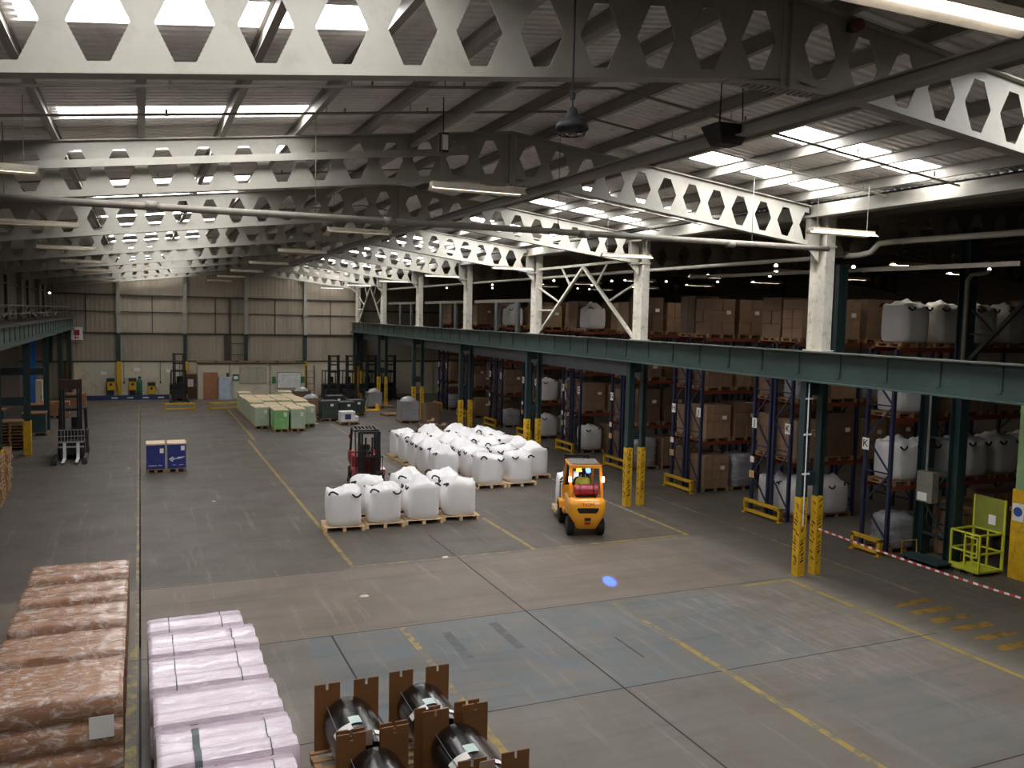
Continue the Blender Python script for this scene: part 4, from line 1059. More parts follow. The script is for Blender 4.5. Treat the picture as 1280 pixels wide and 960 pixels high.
    a.b(-.5, .5, 1.19, 1.22, 1.18, 1.22); a.build('carriage', m_black, t)
    for s in (-1, 1):
        a = MB(); a.b(s*.28-.05, s*.28+.05, 1.23, 1.27, .16, .68); a.loft([[(s*.28-.05, 1.25, .165), (s*.28+.05, 1.25, .165), (s*.28+.05, 1.25, .205), (s*.28-.05, 1.25, .205)], [(s*.28-.05, 2.25, .175), (s*.28+.05, 2.25, .175), (s*.28+.05, 2.25, .187), (s*.28-.05, 2.25, .187)]]); a.build('fork', m_dkgrey, t)
    return t
YF = ((12.3, 22.85, 0), -.33)
forklift('yellow forklift with driver, red gas cylinder and TCM lettering on its rear', YF[0], YF[1], m_yel, m_yel, True)
mat_f = Matrix.Translation(YF[0]) @ Matrix.Rotation(YF[1], 4, 'Z')
p_ = mat_f @ Vector((-.0, 1.78, .12)); P_pal.place(p_, YF[1], 'wooden pallet carried on the forks of the yellow forklift', GRPP)
p_ = mat_f @ Vector((-.0, 1.8, .264)); P_bags[2].place(p_, YF[1], 'white bulk bag carried on the forks of the yellow forklift', GRP)
forklift('red and black forklift standing behind the small white bag group', (7.75, 31.6, 0), PI-.12, m_red, m_black, False)
# blue safety spot thrown on the floor behind the yellow forklift
src = mat_f @ Vector((.07, -.95, 1.9)); tgt = Vector((10.49, 17.89, 0))
ld = bpy.data.lights.new('blue_safety_beam', 'SPOT'); ld.color = (.02, .13, 1); ld.energy = 2300; ld.spot_size = math.radians(4.6); ld.spot_blend = .7; ld.shadow_soft_size = .02
lo = bpy.data.objects.new('blue_safety_beam', ld); C.objects.link(lo); lo.location = src; lo.rotation_euler = (tgt-src).to_track_quat('-Z', 'Y').to_euler()

# seated driver: one continuous skinned body
def driver():
    me = bpy.data.meshes.new('body'); V = []; Ed = []; Rr = []
    def p(x, y, z, r, parent=None):
        V.append((x, y, z)); Rr.append(r); i = len(V)-1
        if parent is not None: Ed.append((parent, i))
        return i
    pel = p(0, -.26, 1.3-.02, .16); sp1 = p(0, -.3, 1.42, .15, pel); ch = p(0, -.31, 1.58, .165, sp1); nb = p(0, -.29, 1.73, .07, ch); nk = p(0, -.27, 1.79, .055, nb)
    hd = p(0, -.26, 1.87, .085, nk); h2 = p(0, -.255, 1.93, .085, hd); h3 = p(0, -.265, 1.975, .06, h2)
    for s in (-1, 1):
        sh = p(s*.19, -.29, 1.67, .07, ch); el = p(s*.25, -.08, 1.46, .047, sh); wr = p(s*.16, .2, 1.45, .033, el); hn = p(s*.14, .28, 1.46, .036, wr)
        for k in range(4):
            f1 = p(s*(.11+.02*k), .33+.006*(k in (1, 2)), 1.475, .0095, hn); f2 = p(s*(.11+.02*k), .35, 1.45, .009, f1); p(s*(.11+.02*k), .335, 1.43, .008, f2)
        t1 = p(s*.10, .27, 1.49, .011, hn); p(s*.085, .3, 1.5, .009, t1)
        hp = p(s*.1, -.22, 1.27, .1, pel); kn = p(s*.15, .2, 1.22, .07, hp); an = p(s*.14, .34, .82, .045, kn); p(s*.14, .46, .78, .04, an)
    me.from_pydata(V, Ed, []); me.materials.append(m_dark_cloth)
    t = thing('person', 'seated driver in dark clothes and lime vest inside the yellow forklift', 'person', (YF[0][0], YF[0][1], -.1), YF[1])
    o = bpy.data.objects.new('body', me); C.objects.link(o); o.parent = t
    sk = o.modifiers.new('skin', 'SKIN'); sk.use_smooth_shade = True
    if not me.skin_vertices: pass
    for i, d in enumerate(me.skin_vertices[0].data): d.radius = (Rr[i], Rr[i]); d.use_root = (i == 0)
    ss = o.modifiers.new('sub', 'SUBSURF'); ss.levels = 2; ss.render_levels = 2
    a = MB(); rings = []
    for z, w, d in ((1.3, .4, .34), (1.42, .42, .36), (1.58, .47, .37), (1.68, .44, .32), (1.74, .24, .2)):
        rings.append([(x, y, z) for x, y in rrect(w, d, min(w, d)*.45, 0, -.3, 6)])
    a.loft(rings); a.build('vest', m_vest, t, True)
    a = MB(); a.b(-.2, .2, -.495, -.485, 1.48, 1.52); a.build('reflective_band', m_logo, t)
    a = MB(); a.loft([[(r*math.cos(2*PI*k/16)*.95, -.272+r*math.sin(2*PI*k/16)*1.1, z) for k in range(16)] for z, r in ((1.86, .095), (1.92, .108), (1.98, .098), (2.0, .06), (2.005, .01))]); a.build('hair', m_hair, t, True)
    a = MB(); a.loft([[(r*math.cos(2*PI*k/10), -.155+yy+r*.4*math.sin(2*PI*k/10), z) for k in range(10)] for z, r, yy in ((1.85, .05, -.02), (1.9, .062, -.015), (1.95, .06, -.02))]); a.prism([(-.16, 1.88), (-.125, 1.885), (-.15, 1.93)], 'X', -.012, .012)
    for s in (-1, 1): a.box(s*.098, -.26, 1.905, .02, .035, .055)
    a.build('face', m_skin, t, True)
driver()

def reach_truck(lab, loc, rz, accent, grille, h=3.4):
    t = thing('reach_truck', lab, 'reach truck', loc, rz)
    a = MB(); a.loft([[(x, y, z) for x, y in rrect(1.15, 1.05, .12, 0, -.75, 5)] for z in (.14, 1.0, 1.12)]); a.build('body', m_black, t)
    a = MB(); a.loft([[(x, y, z) for x, y in rrect(1.2, 1.1, .14, 0, -.75, 5)] for z in (.08, .42)]); a.build('skirt', accent, t)
    a = MB(); a.b(-.5, .5, -.25, .45, .2, .78); a.build('battery_box', m_dkgrey, t, bevel=.02)
    for s in (-1, 1):
        for y in (-1.2, -.1):
            a = MB(); a.bar((s*.5, y, 1.05), (s*.48, y+.05, 2.08), .06, .06); a.build('guard_post', m_black, t)
        a = MB(); a.b(s*.55-.07, s*.55+.07, .3, 1.75, .06, .26); a.b(s*.55-.09, s*.55+.09, 1.5, 1.85, .02, .2); a.build('straddle_leg', m_dkgrey, t, bevel=.02)
        a = MB(); a.cyl((s*.55-.06, 1.62, .115), (s*.55+.06, 1.62, .115), .112, n=16); a.build('load_wheel', m_rubber, t)
        a = MB(); a.b(s*.37-.05, s*.37+.05, .5, .68, .12, h); a.build('mast_channel', m_black, t)
        a = MB(); a.b(s*.26-.04, s*.26+.04, .58, .7, .14, h*.985); a.build('inner_mast_channel', m_black, t)
        a = MB(); a.b(s*.25-.06, s*.25+.06, .72, .77, .1, .75); a.loft([[(s*.25-.06, .74, .08), (s*.25+.06, .74, .08), (s*.25+.06, .74, .13), (s*.25-.06, .74, .13)], [(s*.25-.05, 1.85, .1), (s*.25+.05, 1.85, .1), (s*.25+.05, 1.85, .115), (s*.25-.05, 1.85, .115)]]); a.build('fork', m_whitepaint if grille else m_dkgrey, t)
    a = MB()
    for z in (h-.1, h*.78, h*.62, h*.36): a.b(-.42, .42, .5, .56, z-.04, z+.06)
    a.build('mast_crossbars', m_black, t)
    a = MB()
    for z in (2.08,): a.b(-.52, .52, -1.2, -.05, z, z+.04)
    for k in range(6): a.b(-.45+.18*k-.02, -.45+.18*k+.02, -1.2, -.05, 2.1, 2.14)
    a.build('overhead_guard', m_black, t)
    a = MB(); a.b(-.48, .48, .7, .74, .55, .62); a.b(-.48, .48, .7, .74, .75, .82)
    if grille:
        for k in range(9): a.b(-.5+.125*k-.012, -.5+.125*k+.012, .71, .735, .8, 1.3)
        a.b(-.51, .51, .71, .735, 1.28, 1.32); a.b(-.51, .51, .71, .735, 1.02, 1.05)
    a.build('carriage', m_chrome if grille else m_black, t)
    a = MB(); a.b(-.3, .1, -.95, -.5, 1.12, 1.2); a.b(-.3, .1, -1.05, -.92, 1.1, 1.65); a.build('seat', m_black, t, bevel=.03)
    return t
r0 = reach_truck('black reach truck with tall mast and pale load grille at the left side', (-2.7, 40.6, 0), PI, m_black, True, 3.42)
a = MB(); a.box(0, .66, 3.2, .86, .1, .4); a.build('mast_head_panel', M('dark_red_panel', srgb(62, 38, 34), .5), r0)
reach_truck('black and yellow reach truck parked against the far wall behind a yellow barrier', (2.45, 64.6, 0), PI, m_yguard, False)
for i, x in enumerate((12.95, 14.25, 15.75, 17.2)):
    reach_truck('parked dark reach truck with raised mast, %s from left beside the far right corner' % ORD[i], (x, 63.2, 0), PI, m_yguard if i in (1, 2) else m_dkgrey, False, 3.35)

# yellow floor barriers by the far wall
P_gb = Proto(guard(1.9)); 
P_gb.place((2.25, 58.2, 0), PI/2, 'yellow floor barrier in front of the far black and yellow truck'); P_gb.place((4.95, 58.2, 0), PI/2, 'yellow floor barrier beside the green wrapped loads')

# ================================================================== FAR WALL FITTINGS
t = thing('site_office', 'low white panelled office cabin against the far wall', 'office', (3.75, 65.2, 0))
a = MB(); a.b(0, 7.55, 0, 1.75, 0, 2.55); a.build('cabin', m_panel, t)
a = MB()
for x in (2.15, 5.0): a.b(x, x+.05, -.012, 0, 0, 2.55)
a.build('joint_strip', m_girt, t)
a = MB(); a.b(0, 7.6, -.1, 1.75, 2.55, 2.62); a.build('roof_deck', m_girt, t)
a = MB(); a.b(2.9, 4.75, -.03, -.012, 1.15, 2.25); w_ = a.build('window', m_glass_dull, t)
a = MB()
for x in (2.88, 3.5, 4.1, 4.75): a.b(x-.025, x+.025, -.04, -.0, 1.1, 2.3)
a.b(2.86, 4.78, -.04, 0, 2.25, 2.3); a.b(2.86, 4.78, -.04, 0, 1.1, 1.15); a.build('window_frame', m_cream, w_)
a = MB(); a.b(1.95, 2.12, -.012, -.0, .4, 1.9); a.build('dark_slot', m_girt, t)
def flat(name, lab, cat, x0, x1, z0, z1, y, m, th=.04, group=None):
    o = MB().b(x0, x1, y-th, y, z0, z1).build(name, m); return tag(o, lab, cat, group)
t = thing('whiteboard', 'large whiteboard with dark frame on the office front', 'whiteboard', (10.15, 65.18, .75))
a = MB(); a.b(-.85, .85, -.03, 0, 0, 1.15); a.build('board', m_whitepaint, t)
a = MB(); a.b(-.88, .88, -.04, 0, -.03, 0); a.b(-.88, .88, -.04, 0, 1.15, 1.18); a.b(-.88, -.85, -.04, 0, 0, 1.15); a.b(.85, .88, -.04, 0, 0, 1.15); a.build('frame', m_dkgrey, t)
for x, mm in ((-1.1, m_sign_green), (1.02, m_sign_green)):
    a = MB(); a.b(x-.13, x+.13, -.02, 0, .35, .85); tag(a.build('notice', mm), 'small green notice %s of the whiteboard' % ('left' if x < 0 else 'right'), 'notice').location = (10.15, 65.19, .75)
flat('brown_board', 'tall brown board leaning on the office cabin', 'board', 4.1, 5.1, 0, 1.95, 65.1, m_brownboard)
flat('pale_board', 'pale blue-grey board beside the tall brown board', 'board', 5.15, 6.0, 0, 1.62, 65.05, m_fridge, .3)
t = thing('notice_board', 'green and white safety notice on the office front', 'notice', (6.35, 65.17, 1.3)); a = MB(); a.b(-.22, .22, -.02, 0, 0, .5); a.build('panel', m_sign_green, t)
a = MB(); a.b(-.14, .14, -.026, -.02, .14, .36); a.build('symbol', m_label, t)
t = thing('cupboard', 'brown cupboard with white paper notice beside the office cabin', 'cupboard', (3.33, 66.33, 0)); a = MB(); a.b(-.4, .4, -.3, .3, 0, 1.75); a.build('body', M('brown_metal', srgb(104, 68, 54), .6), t, bevel=.02)
a = MB(); a.b(-.22, .16, -.315, -.3, .85, 1.4); a.build('notice', m_label, t); a = MB(); a.cyl((.3, -.33, .9), (.3, -.33, 1.0), .02, n=8); a.build('handle', m_chrome, t)
for i in range(5):
    a = MB()
    for k in range(4): a.box(0, (k-1.5)*.16, .03+.05*(k % 2), 1.2, .1, .04, 0, rnd.uniform(-.1, .1))
    tag(a.build('loose_timber', m_wood_dark), 'loose timber lying on the office roof, %s from left' % ORD[i], 'timber', 'timber on the office roof').location = (4.3+1.45*i, 65.7, 2.63)
t = thing('fire_sign', 'red and white sign hung high by the left end of the far wall', 'sign', (-4.05, 66.6, 4.05)); a = MB(); a.b(-.38, .38, -.03, 0, 0, 1.0); a.build('panel', m_label, t)
a = MB(); a.b(-.18, .18, -.04, -.03, .42, .8); a.build('red_square', m_sign_red, t); a = MB(); a.b(-.36, .36, -.04, -.03, .02, .1); a.b(-.12, -.02, -.04, -.03, .18, .36); a.b(.04, .12, -.04, -.03, .2, .34); a.build('red_marks', m_sign_red, t)
a = MB(); a.cyl((0, -.02, 1.0), (0, -.02, 1.6), .01, n=5); a.build('hanger', m_galv, t)
for i, (x, z0) in enumerate(((-1.95, .62), (-.55, .62), (.7, .3))):
    t = thing('battery_charger', 'yellow and black wall charger at the far wall, %s from left' % ORD[i], 'charger', (x, 66.75, z0), 0, 'chargers on the far wall')
    a = MB(); a.b(-.24, .24, -.3, .2, 0, .62); a.build('case', m_yguard, t, bevel=.02); a = MB(); a.b(-.26, .26, -.32, .2, .62, .84); a.build('top_panel', m_dkgrey, t); a = MB(); a.cyl((0, -.31, .42), (0, -.3, .42), .09, n=14); a.build('dial', m_black, t)
    a = MB(); a.b(-.2, .2, -.1, .2, -z0, 0); a.build('stand', m_dkgrey, t)
    a = MB(); a.tube([(.2, -.2, .6), (.4, -.25, .3), (.5, -.2, -.2), (.3, -.25, -z0+.03)], .025, 6); a.build('cable', m_black, t)
t = thing('gas_bottle', 'tall green gas bottle standing at the far wall', 'gas bottle', (-.1, 66.4, 0)); a = MB(); a.lathe([(.16, 0), (.19, .03), (.19, 1.2), (.14, 1.35), (.07, 1.42), (.05, 1.48)], n=18); a.build('cylinder', m_gas_green, t, True); a = MB(); a.cyl((0, 0, 1.46), (0, 0, 1.6), .09, n=12); a.build('valve_cap', m_dkgrey, t)
t = thing('wheel_stop', 'blue painted kerb with white dashes along the far wall', 'kerb', (0, 66, 0)); a = MB(); a.b(-4.1, 3.0, -.15, .15, 0, .3); a.build('kerb', m_blue_kerb, t)
a = MB()
for k in range(4): a.b(-1.9+1.0*k, -1.5+1.0*k, -.16, -.15, .1, .18)
a.build('white_dashes', m_label, t)
for i, (x, z) in enumerate(((-.25, 1.95), (-2.4, 1.7), (1.9, 1.85))): flat('wall_notice', 'small paper notice on the white lower far wall, %s' % ['centre', 'left', 'right'][i], 'notice', x-.2, x+.2, z, z+.22, 66.98, m_label, .012)
for i, (x, z) in enumerate(((-1.1, 1.2), (1.3, 1.2), (2.6, 1.2))):
    a = MB(); a.cyl((x, 66.95, z), (x, 66.95, 2.6), .02, n=6); a.b(x-.05, x+.05, 66.88, 66.96, z-.15, z); tag(a.build('drop_cable', m_girt), 'cable dropping down the white lower wall, %s from left' % ORD[i], 'cable')
t = thing('shelf_rack', 'narrow dark shelf rack right of the office cabin', 'shelf', (11.75, 65.4, 0)); a = MB()
for x in (-.3, .3):
    for y in (-.2, .2): a.b(x-.02, x+.02, y-.02, y+.02, 0, 2.4)
a.build('frame', m_black, t)
for z in (.5, 1.0, 1.5, 2.0): a = MB(); a.b(-.3, .3, -.2, .2, z, z+.03); a.build('shelf', m_brownboard, t)

# ================================================================== SCATTERED GOODS ON THE RIGHT REAR FLOOR
def gaylord(name, lab, x, y, w, d, h, m, fill, rz=0, cat='box', lift=.144):
    t = thing(name, lab, cat, (x, y, lift), rz)
    a = MB(); th = .015
    a.b(-w/2, w/2, -d/2, -d/2+th, 0, h); a.b(-w/2, w/2, d/2-th, d/2, 0, h); a.b(-w/2, -w/2+th, -d/2, d/2, 0, h); a.b(w/2-th, w/2, -d/2, d/2, 0, h); a.b(-w/2, w/2, -d/2, d/2, 0, .02); a.build('box', m, t)
    if fill:
        rings = []; n = 20
        for z, s in ((.1, .9), (h*.9, .94), (h*1.08, .75), (h*1.2, .4), (h*1.22, .02)):
            rings.append([Vector((math.cos(2*PI*k/n)*s*w/2*(1+.15*noise.noise(Vector((k, z*4, x)))), math.sin(2*PI*k/n)*s*d/2*(1+.15*noise.noise(Vector((k, z*3, y)))), z+.1*noise.noise(Vector((k*.8, z*9, x))))) for k in range(n)])
        a = MB(); a.loft(rings); a.build('waste_film', fill, t, True)
    return t
def pl(x, y, lab, rz=0): P_pald.place((x, y, 0), rz, lab, 'old pallets under scattered goods')
pl(9.75, 54.0, 'old pallet under the open brown carton right of the green loads'); gaylord('open_carton', 'large open brown carton with grey film, right of the green loads', 9.75, 54.0, 1.1, .95, .95, m_carton[0], m_poly)
pl(9.7, 57.2, 'old pallet under the rear open carton right of the green loads'); gaylord('open_carton', 'second open brown carton with grey film further behind the green loads', 9.7, 57.2, 1.1, .95, 1.1, m_carton[2], m_wrap_grey)
for i, (x, y, h) in enumerate(((10.3, 51.2, 1.0), (11.45, 51.9, .85), (12.4, 53.4, .8), (11.2, 53.8, 1.05))):
    pl(x, y, 'old pallet under the %s dark film-wrapped load' % ORD[i])
    t = thing('dark_wrapped_load', 'dark film-wrapped load behind the white boxed unit, %s in the cluster' % ORD[i], 'wrapped load', (x, y, .144), .05*i, 'dark wrapped loads')
    a = MB(); a.loft([[(p[0]+.03*noise.noise(Vector((p[0]*5, z*4, i))), p[1]+.03*noise.noise(Vector((p[1]*5, z*4, i+3))), z) for p in rrect(1.05, .95, .08, 0, 0, 5)] for z in (0, h*.25, h*.5, h*.75, h)]); a.build('goods', m_darkgreen, t)
    a = MB(); a.box(.1, -.49, h*.8, .18, .01, .14); a.build('label', m_label, t); a = MB(); a.box(0, 0, h+.02, 1.0, .9, .03, 0, .1); a.build('cover', m_dkgrey, t)
pl(11.0, 49.2, 'old pallet under the white boxed unit near the dark loads')
t = thing('white_unit', 'white boxed unit with dark blue label on a pallet near the dark loads', 'boxed unit', (11.0, 49.2, .144)); a = MB(); a.box(-.05, 0, .3, .85, .7, .6); a.box(.45, .05, .15, .3, .6, .3); a.build('case', m_whitepaint, t, bevel=.04); a = MB(); a.box(-.05, -.355, .3, .35, .01, .3); a.build('label', M('dark_blue_label', srgb(60, 70, 120), .5), t)
t = thing('pallet_truck', 'yellow hand pallet truck standing beside the dark wrapped loads', 'pallet truck', (13.1, 54.6, 0), -1.2)
for s in (-1, 1): a = MB(); a.b(s*.2-.08, s*.2+.08, -1.15, 0, .06, .12); a.build('fork', m_yguard, t)
a = MB(); a.b(-.22, .22, 0, .25, .05, .4); a.build('pump', m_yguard, t); a = MB(); a.bar((0, .15, .3), (0, .45, 1.2), .04, .04); a.bar((-.15, .45, 1.2), (.15, .45, 1.2), .04, .04); a.build('handle', m_black, t)
t = thing('yellow_tray', 'long yellow steel tray lying on the floor left of the waste bale', 'tray', (13.6, 55.6, 0), .1); a = MB(); a.b(-.9, .9, -.3, .3, 0, .06); a.b(.8, .9, -.3, .3, .06, .4); a.build('tray', m_yguard, t)
pl(15.3, 57.3, 'old pallet under the waste film bale'); gaylord('waste_bale', 'waste bale of crumpled pale film beside the sixth column pair', 14.6, 57.3, .95, .9, .95, m_wrap_grey, m_poly, cat='waste bale')
P_pald.place((14.6, 52.6, 0), .2, 'empty wooden pallet lying flat in front of the waste bale', 'old pallets under scattered goods')
pl(14.6, 49.1, 'old pallet under the grey film waste carton'); gaylord('waste_carton', 'large film-covered waste carton in front of the fifth column pair', 14.6, 49.1, 1.1, 1.0, 1.15, m_wrap_grey, m_poly, cat='waste carton')
t = thing('carton_sleeve', 'tall brown cardboard sleeve standing right of the waste carton', 'carton sleeve', (15.75, 48.3, 0)); a = MB()
a.loft([[(x, y, z) for x, y in rrect(.95, .8, .1)] for z in (0, 1.2)], cap=False); o = a.build('sleeve', m_carton[0], t); md = o.modifiers.new('s', 'SOLIDIFY'); md.thickness = .03
for i, (x, y, w, h) in enumerate(((14.05, 44.4, .5, .42), (14.55, 44.9, .45, .6), (15.1, 44.6, .5, .35))):
    t = thing('small_carton', 'small open brown carton by the third column pair, %s from left' % ORD[i], 'carton', (x, y, 0), .2*i, 'small cartons on the floor'); a = MB(); a.box(0, 0, h/2, w, w*.8, h); a.build('box', m_carton[i % 2], t)
    a = MB(); a.box(-w*.55, 0, h+.05, .02, w*.75, .16, 0, 0, 0, -.6); a.box(w*.55, 0, h+.05, .02, w*.75, .16, 0, 0, 0, .6); a.build('flap', m_carton[1], t)

# ================================================================== LEFT SIDE
for s, (x, y, n, nm) in enumerate(((-4.72, 31.6, 11, 'nearest empty pallet stack at the left edge'), (-4.85, 34.2, 10, 'second empty pallet stack at the left edge'), (-5.35, 43.9, 9, 'empty pallet stack behind the yellow column foot'))):
    for k in range(n):
        P_pald.place((x+rnd.uniform(-.03, .03), y+rnd.uniform(-.03, .03), .144*k), rnd.uniform(-.04, .04), 'empty pallet, %s from bottom, %s' % (ORD[k], nm), 'empty pallets stacked on the left')
t = thing('strip_curtain', 'bright blue vertical curtain panel behind the left columns', 'curtain', (-6.15, 59.0, 0)); a = MB()
for k in range(3): a.b(-.36+.24*k, -.13+.24*k, -.02+.015*(k % 2), .0+.015*(k % 2), .1, 4.8)
a.build('strips', m_blue_door, t); a = MB(); a.b(-.4, .4, -.05, .05, 4.8, 4.92); a.build('rail', m_girt, t)
t = thing('white_locker', 'pale upright locker behind the second yellow column foot', 'locker', (-5.5, 57.2, 0)); a = MB(); a.b(-.18, .18, -.25, .25, 0, 2.1); a.build('body', m_panel, t, bevel=.02); a = MB(); a.b(.1, .13, -.28, -.25, 1.0, 1.2); a.build('handle', m_black, t)
for i, (x, y, h) in enumerate(((-5.2, 52.2, 1.0), (-4.9, 48.6, .95), (-6.5, 47.0, 1.3))):
    pl(x, y, 'old pallet under the %s dark crate on the left' % ORD[i])
    t = thing('dark_crate', 'dark crate with lid in the left side bay, %s from the back' % ORD[i], 'crate', (x, y, .144), 0, 'dark crates on the left'); a = MB(); a.b(-.52, .52, -.45, .45, 0, h); a.build('box', m_darkteal_box, t, bevel=.02)
    a = MB(); a.b(-.54, .54, -.47, .47, h, h+.05); a.build('lid', m_brownboard, t)
for i, (x, y) in enumerate(((-4.6, 56.2), (-4.0, 61.5))):
    pl(x, y, 'old pallet under the %s timber pack on the left' % ORD[i])
    t = thing('timber_pack', '%s strapped pack of brown boards on the far left floor' % ['nearer', 'farther'][i], 'timber pack', (x, y, .144)); a = MB()
    for k in range(6):
        for j in range(5): a.box(0, -.4+.2*j, .06+.13*k, 1.5, .18, .11)
    a.build('boards', m_brownboard, t); a = MB(); a.b(-.4, -.36, -.52, .52, 0, .82); a.b(.36, .4, -.52, .52, 0, .82); a.build('strap', m_strap, t)
a = MB(); a.lathe([(0, 0), (.06, 0), (.08, .06), (0, .1)], n=10)
t = tag(a.build('wall_lamp', m_small), 'small lit lamp low at the left edge near the pallets', 'lamp'); t.location = (-6.9, 50, 1.6)
a = MB(); a.lathe([(0, 0), (.07, 0), (.09, .07), (0, .12)], n=10); t = tag(a.build('wall_lamp', m_small), 'small lit lamp high above the left girder', 'lamp'); t.location = (-5.35, 63, 7.25)
flat('left_panel', 'pale upright panel at the left edge near the pallet stacks', 'panel', -5.75, -5.3, .0, 1.9, 38.4, m_panel, .1)

# ================================================================== RIGHT FRONT
t = thing('access_cage', 'lime yellow access cage beside the pale green column', 'access cage', (20.0, 15.35, 0))
a = MB()
W2, D2, Hc = .42, .42, 1.08
def rail(p0, p1, r=.022): a.bar(p0, p1, r*2, r*2)
for x in (-W2, W2):
    for y in (-D2, 0, D2): rail((x, y, .1), (x, y, Hc))
for z in (.12, .6, Hc):
    for y in (-D2, D2): rail((-W2, y, z), (W2, y, z))
    for x in (-W2, W2): rail((x, -D2, z), (x, D2, z))
a.build('frame', m_lime, t)
a = MB(); a.b(-W2, W2, -D2, D2, .08, .12); a.b(-W2-.01, -W2+.01, -D2, D2, .1, .24); a.build('floor_plate', m_lime, t)
a = MB(); a.b(W2-.02, W2+.02, -D2-.05, -D2, .1, 1.95); a.b(W2-.02, W2+.02, D2, D2+.05, .1, 1.95); a.build('screen_post', m_lime, t); a = MB(); a.b(W2-.01, W2+.01, -D2, D2, 1.1, 1.95); a.build('back_screen', M('dull_lime_mesh', srgb(142, 146, 56), .6), t)
a = MB(); a.b(W2-.03, W2-.012, -.2, .0, 1.25, 1.5); a.build('notice', m_label, t)
a = MB(); a.b(-W2-.03, -W2, .05, .38, .16, 1.02); 
b = MB()
for z in (.5, 1.0): b.bar((-W2-.03, -D2+.05, z), (-W2-.03, -.02, z), .035, .035)
for y in (-D2+.05, -.02): b.bar((-W2-.03, y, .5), (-W2-.03, y, 1.0), .035, .035)
b.build('gate', m_lime, t)
for s in (-.2, .2): b = MB(); b.b(-W2, W2, s-.08, s+.08, 0, .08); b.build('fork_pocket', m_girt, t)
t = thing('electrical_cabinet', 'grey electrical cabinet with white label on the dark teal column', 'cabinet', (19.86, 16.85, 1.55)); a = MB(); a.b(-.12, .13, -.26, .26, 0, .85); a.build('case', m_grey_box, t, bevel=.015)
a = MB(); a.b(-.135, -.12, -.1, .2, .05, .27); a.build('label', m_label, t); a = MB(); a.cyl((0, .05, .85), (0, .05, 3.3), .035, n=8); a.build('conduit', m_galv, t)
a = MB(); a.tube([(-.02, -.1, 0), (-.1, -.12, -.4), (-.1, -.25, -.7), (0, -.4, -.6), (.05, -.42, .4)], .018, 6); a.build('hanging_cable', m_black, t)
t = thing('wooden_crate', 'brown wooden crate of wide boards behind the electrical cabinet', 'crate', (21.2, 16.7, 0)); a = MB()
for k in range(3): a.b(-.6, .6, -.45, .45, .02+.42*k, .4+.42*k)
a.build('boards', m_carton[1], t); a = MB(); a.b(-.63, -.6, -.4, -.3, 0, 1.26); a.b(-.63, -.6, .3, .4, 0, 1.26); a.build('batten', m_wood_dark, t)
t = thing('low_trolley', 'low dark flat trolley on the floor by the short yellow guard', 'trolley', (19.35, 16.3, 0)); a = MB(); a.b(-.3, .3, -.6, .6, .12, .16); a.build('deck', m_darkteal_box, t)
for x in (-.22, .22):
    for y in (-.5, .5): a = MB(); a.cyl((x-.02, y, .06), (x+.02, y, .06), .06, n=10); a.build('castor', m_rubber, t)
a = MB(); a.tube([(-.28, .58, .16), (-.28, .6, .5), (.28, .6, .5), (.28, .58, .16)], .015, 6); a.build('handle', m_yguard, t)
a = MB(); n = 70
for k in range(n):
    y0, y1 = FR[2]-.11-(FR[2]-FR[1]-.22)*k/n, FR[2]-.11-(FR[2]-FR[1]-.22)*(k+1)/n
    z = lambda y: 1.18-.08*math.sin(PI*(FR[2]-.11-y)/(FR[2]-FR[1]-.22))
    a.loft([[(15.8, y, z(y)-.022), (15.804, y, z(y)-.022), (15.804, y, z(y)+.022), (15.8, y, z(y)+.022)] for y in (y0, y1)], k % 2)
tag(a.build('barrier_tape', [m_rw_white, m_rw_red]), 'red and white barrier tape stretched from the nearest yellow column guard', 'tape')
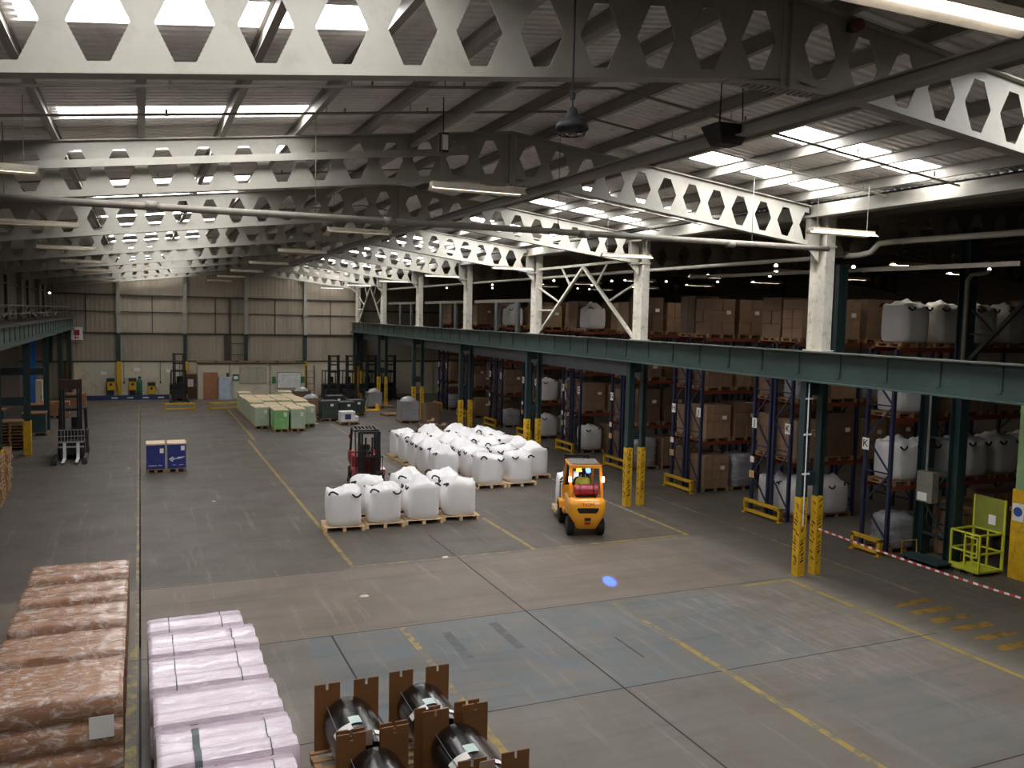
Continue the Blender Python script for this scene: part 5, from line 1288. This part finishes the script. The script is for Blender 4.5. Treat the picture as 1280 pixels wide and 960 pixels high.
# scraps on the floor
for i, (x, y, s, lab) in enumerate(((4.6, 18.75, .11, 'crumpled white paper scrap on the open floor left of centre'), (7.36, 21.15, .1, 'yellowish scrap on the floor near the small bag group'), (-.5, 37.3, .07, 'white scrap on the floor in front of the left reach truck'), (2.2, 30.0, .07, 'white scrap on the floor in front of the blue cartons'), (9.3, 49.6, .12, 'white crumpled bag on the floor beside the green loads'))):
    vs = []; n = 10
    a = MB(); a.loft([[(math.cos(2*PI*k/n)*s*r*(1+.3*noise.noise(Vector((k, i, 0)))), math.sin(2*PI*k/n)*s*r*.7*(1+.3*noise.noise(Vector((k, i, 4)))), h) for k in range(n)] for r, h in ((1, .003), (.8, .02), (.3, .03))])
    tag(a.build('paper_scrap', m_debris), lab, 'scrap').location = (x, y, 0)

# ================================================================== WORLD, CAMERA, VIEW
w = bpy.data.worlds.new('world'); bpy.context.scene.world = w; w.use_nodes = True
w.node_tree.nodes['Background'].inputs[0].default_value = (.85, .9, 1, 1); w.node_tree.nodes['Background'].inputs[1].default_value = .25
F, CX, CY = 1072., 640., 480.
d = Vector((175-CX, 386-CY, F)).normalized(); h = Vector((1, .0215, 0))
up = d.cross(h).normalized()
if up.y > 0: up = -up
rt = d.cross(up)
if rt.x < 0: rt = -rt
# rows of R: world X, Y, Z in camera axes (x right, y down, z forward)
Rm = (rt, d, up)
cx_ = Vector([Rm[i][0] for i in range(3)]); cy_ = Vector([-Rm[i][1] for i in range(3)]); cz_ = Vector([-Rm[i][2] for i in range(3)])
cam = bpy.data.cameras.new('camera'); co = bpy.data.objects.new('camera', cam); C.objects.link(co)
co.matrix_world = Matrix(((cx_.x, cy_.x, cz_.x, 0), (cx_.y, cy_.y, cz_.y, 0), (cx_.z, cy_.z, cz_.z, 6.4), (0, 0, 0, 1)))
cam.sensor_width = 36; cam.lens = F*36/1280; cam.clip_start = .05; cam.clip_end = 300
sc = bpy.context.scene; sc.camera = co
vs_ = sc.view_settings; vs_.view_transform = 'Standard'; vs_.look = 'None'; vs_.gamma = 1; vs_.use_curve_mapping = False
vs_.exposure = 0.72
sc.cycles.use_denoising = True; sc.cycles.max_bounces = 8; sc.cycles.diffuse_bounces = 5; sc.cycles.glossy_bounces = 3; sc.cycles.caustics_reflective = False; sc.cycles.caustics_refractive = False
sc.cycles.sample_clamp_indirect = 6
# prototypes that were never placed are removed
for o in [o for o in bpy.data.objects if o.parent is None and 'label' in o and o['label'] == '']:
    for ch in list(o.children_recursive): bpy.data.objects.remove(ch)
    bpy.data.objects.remove(o)
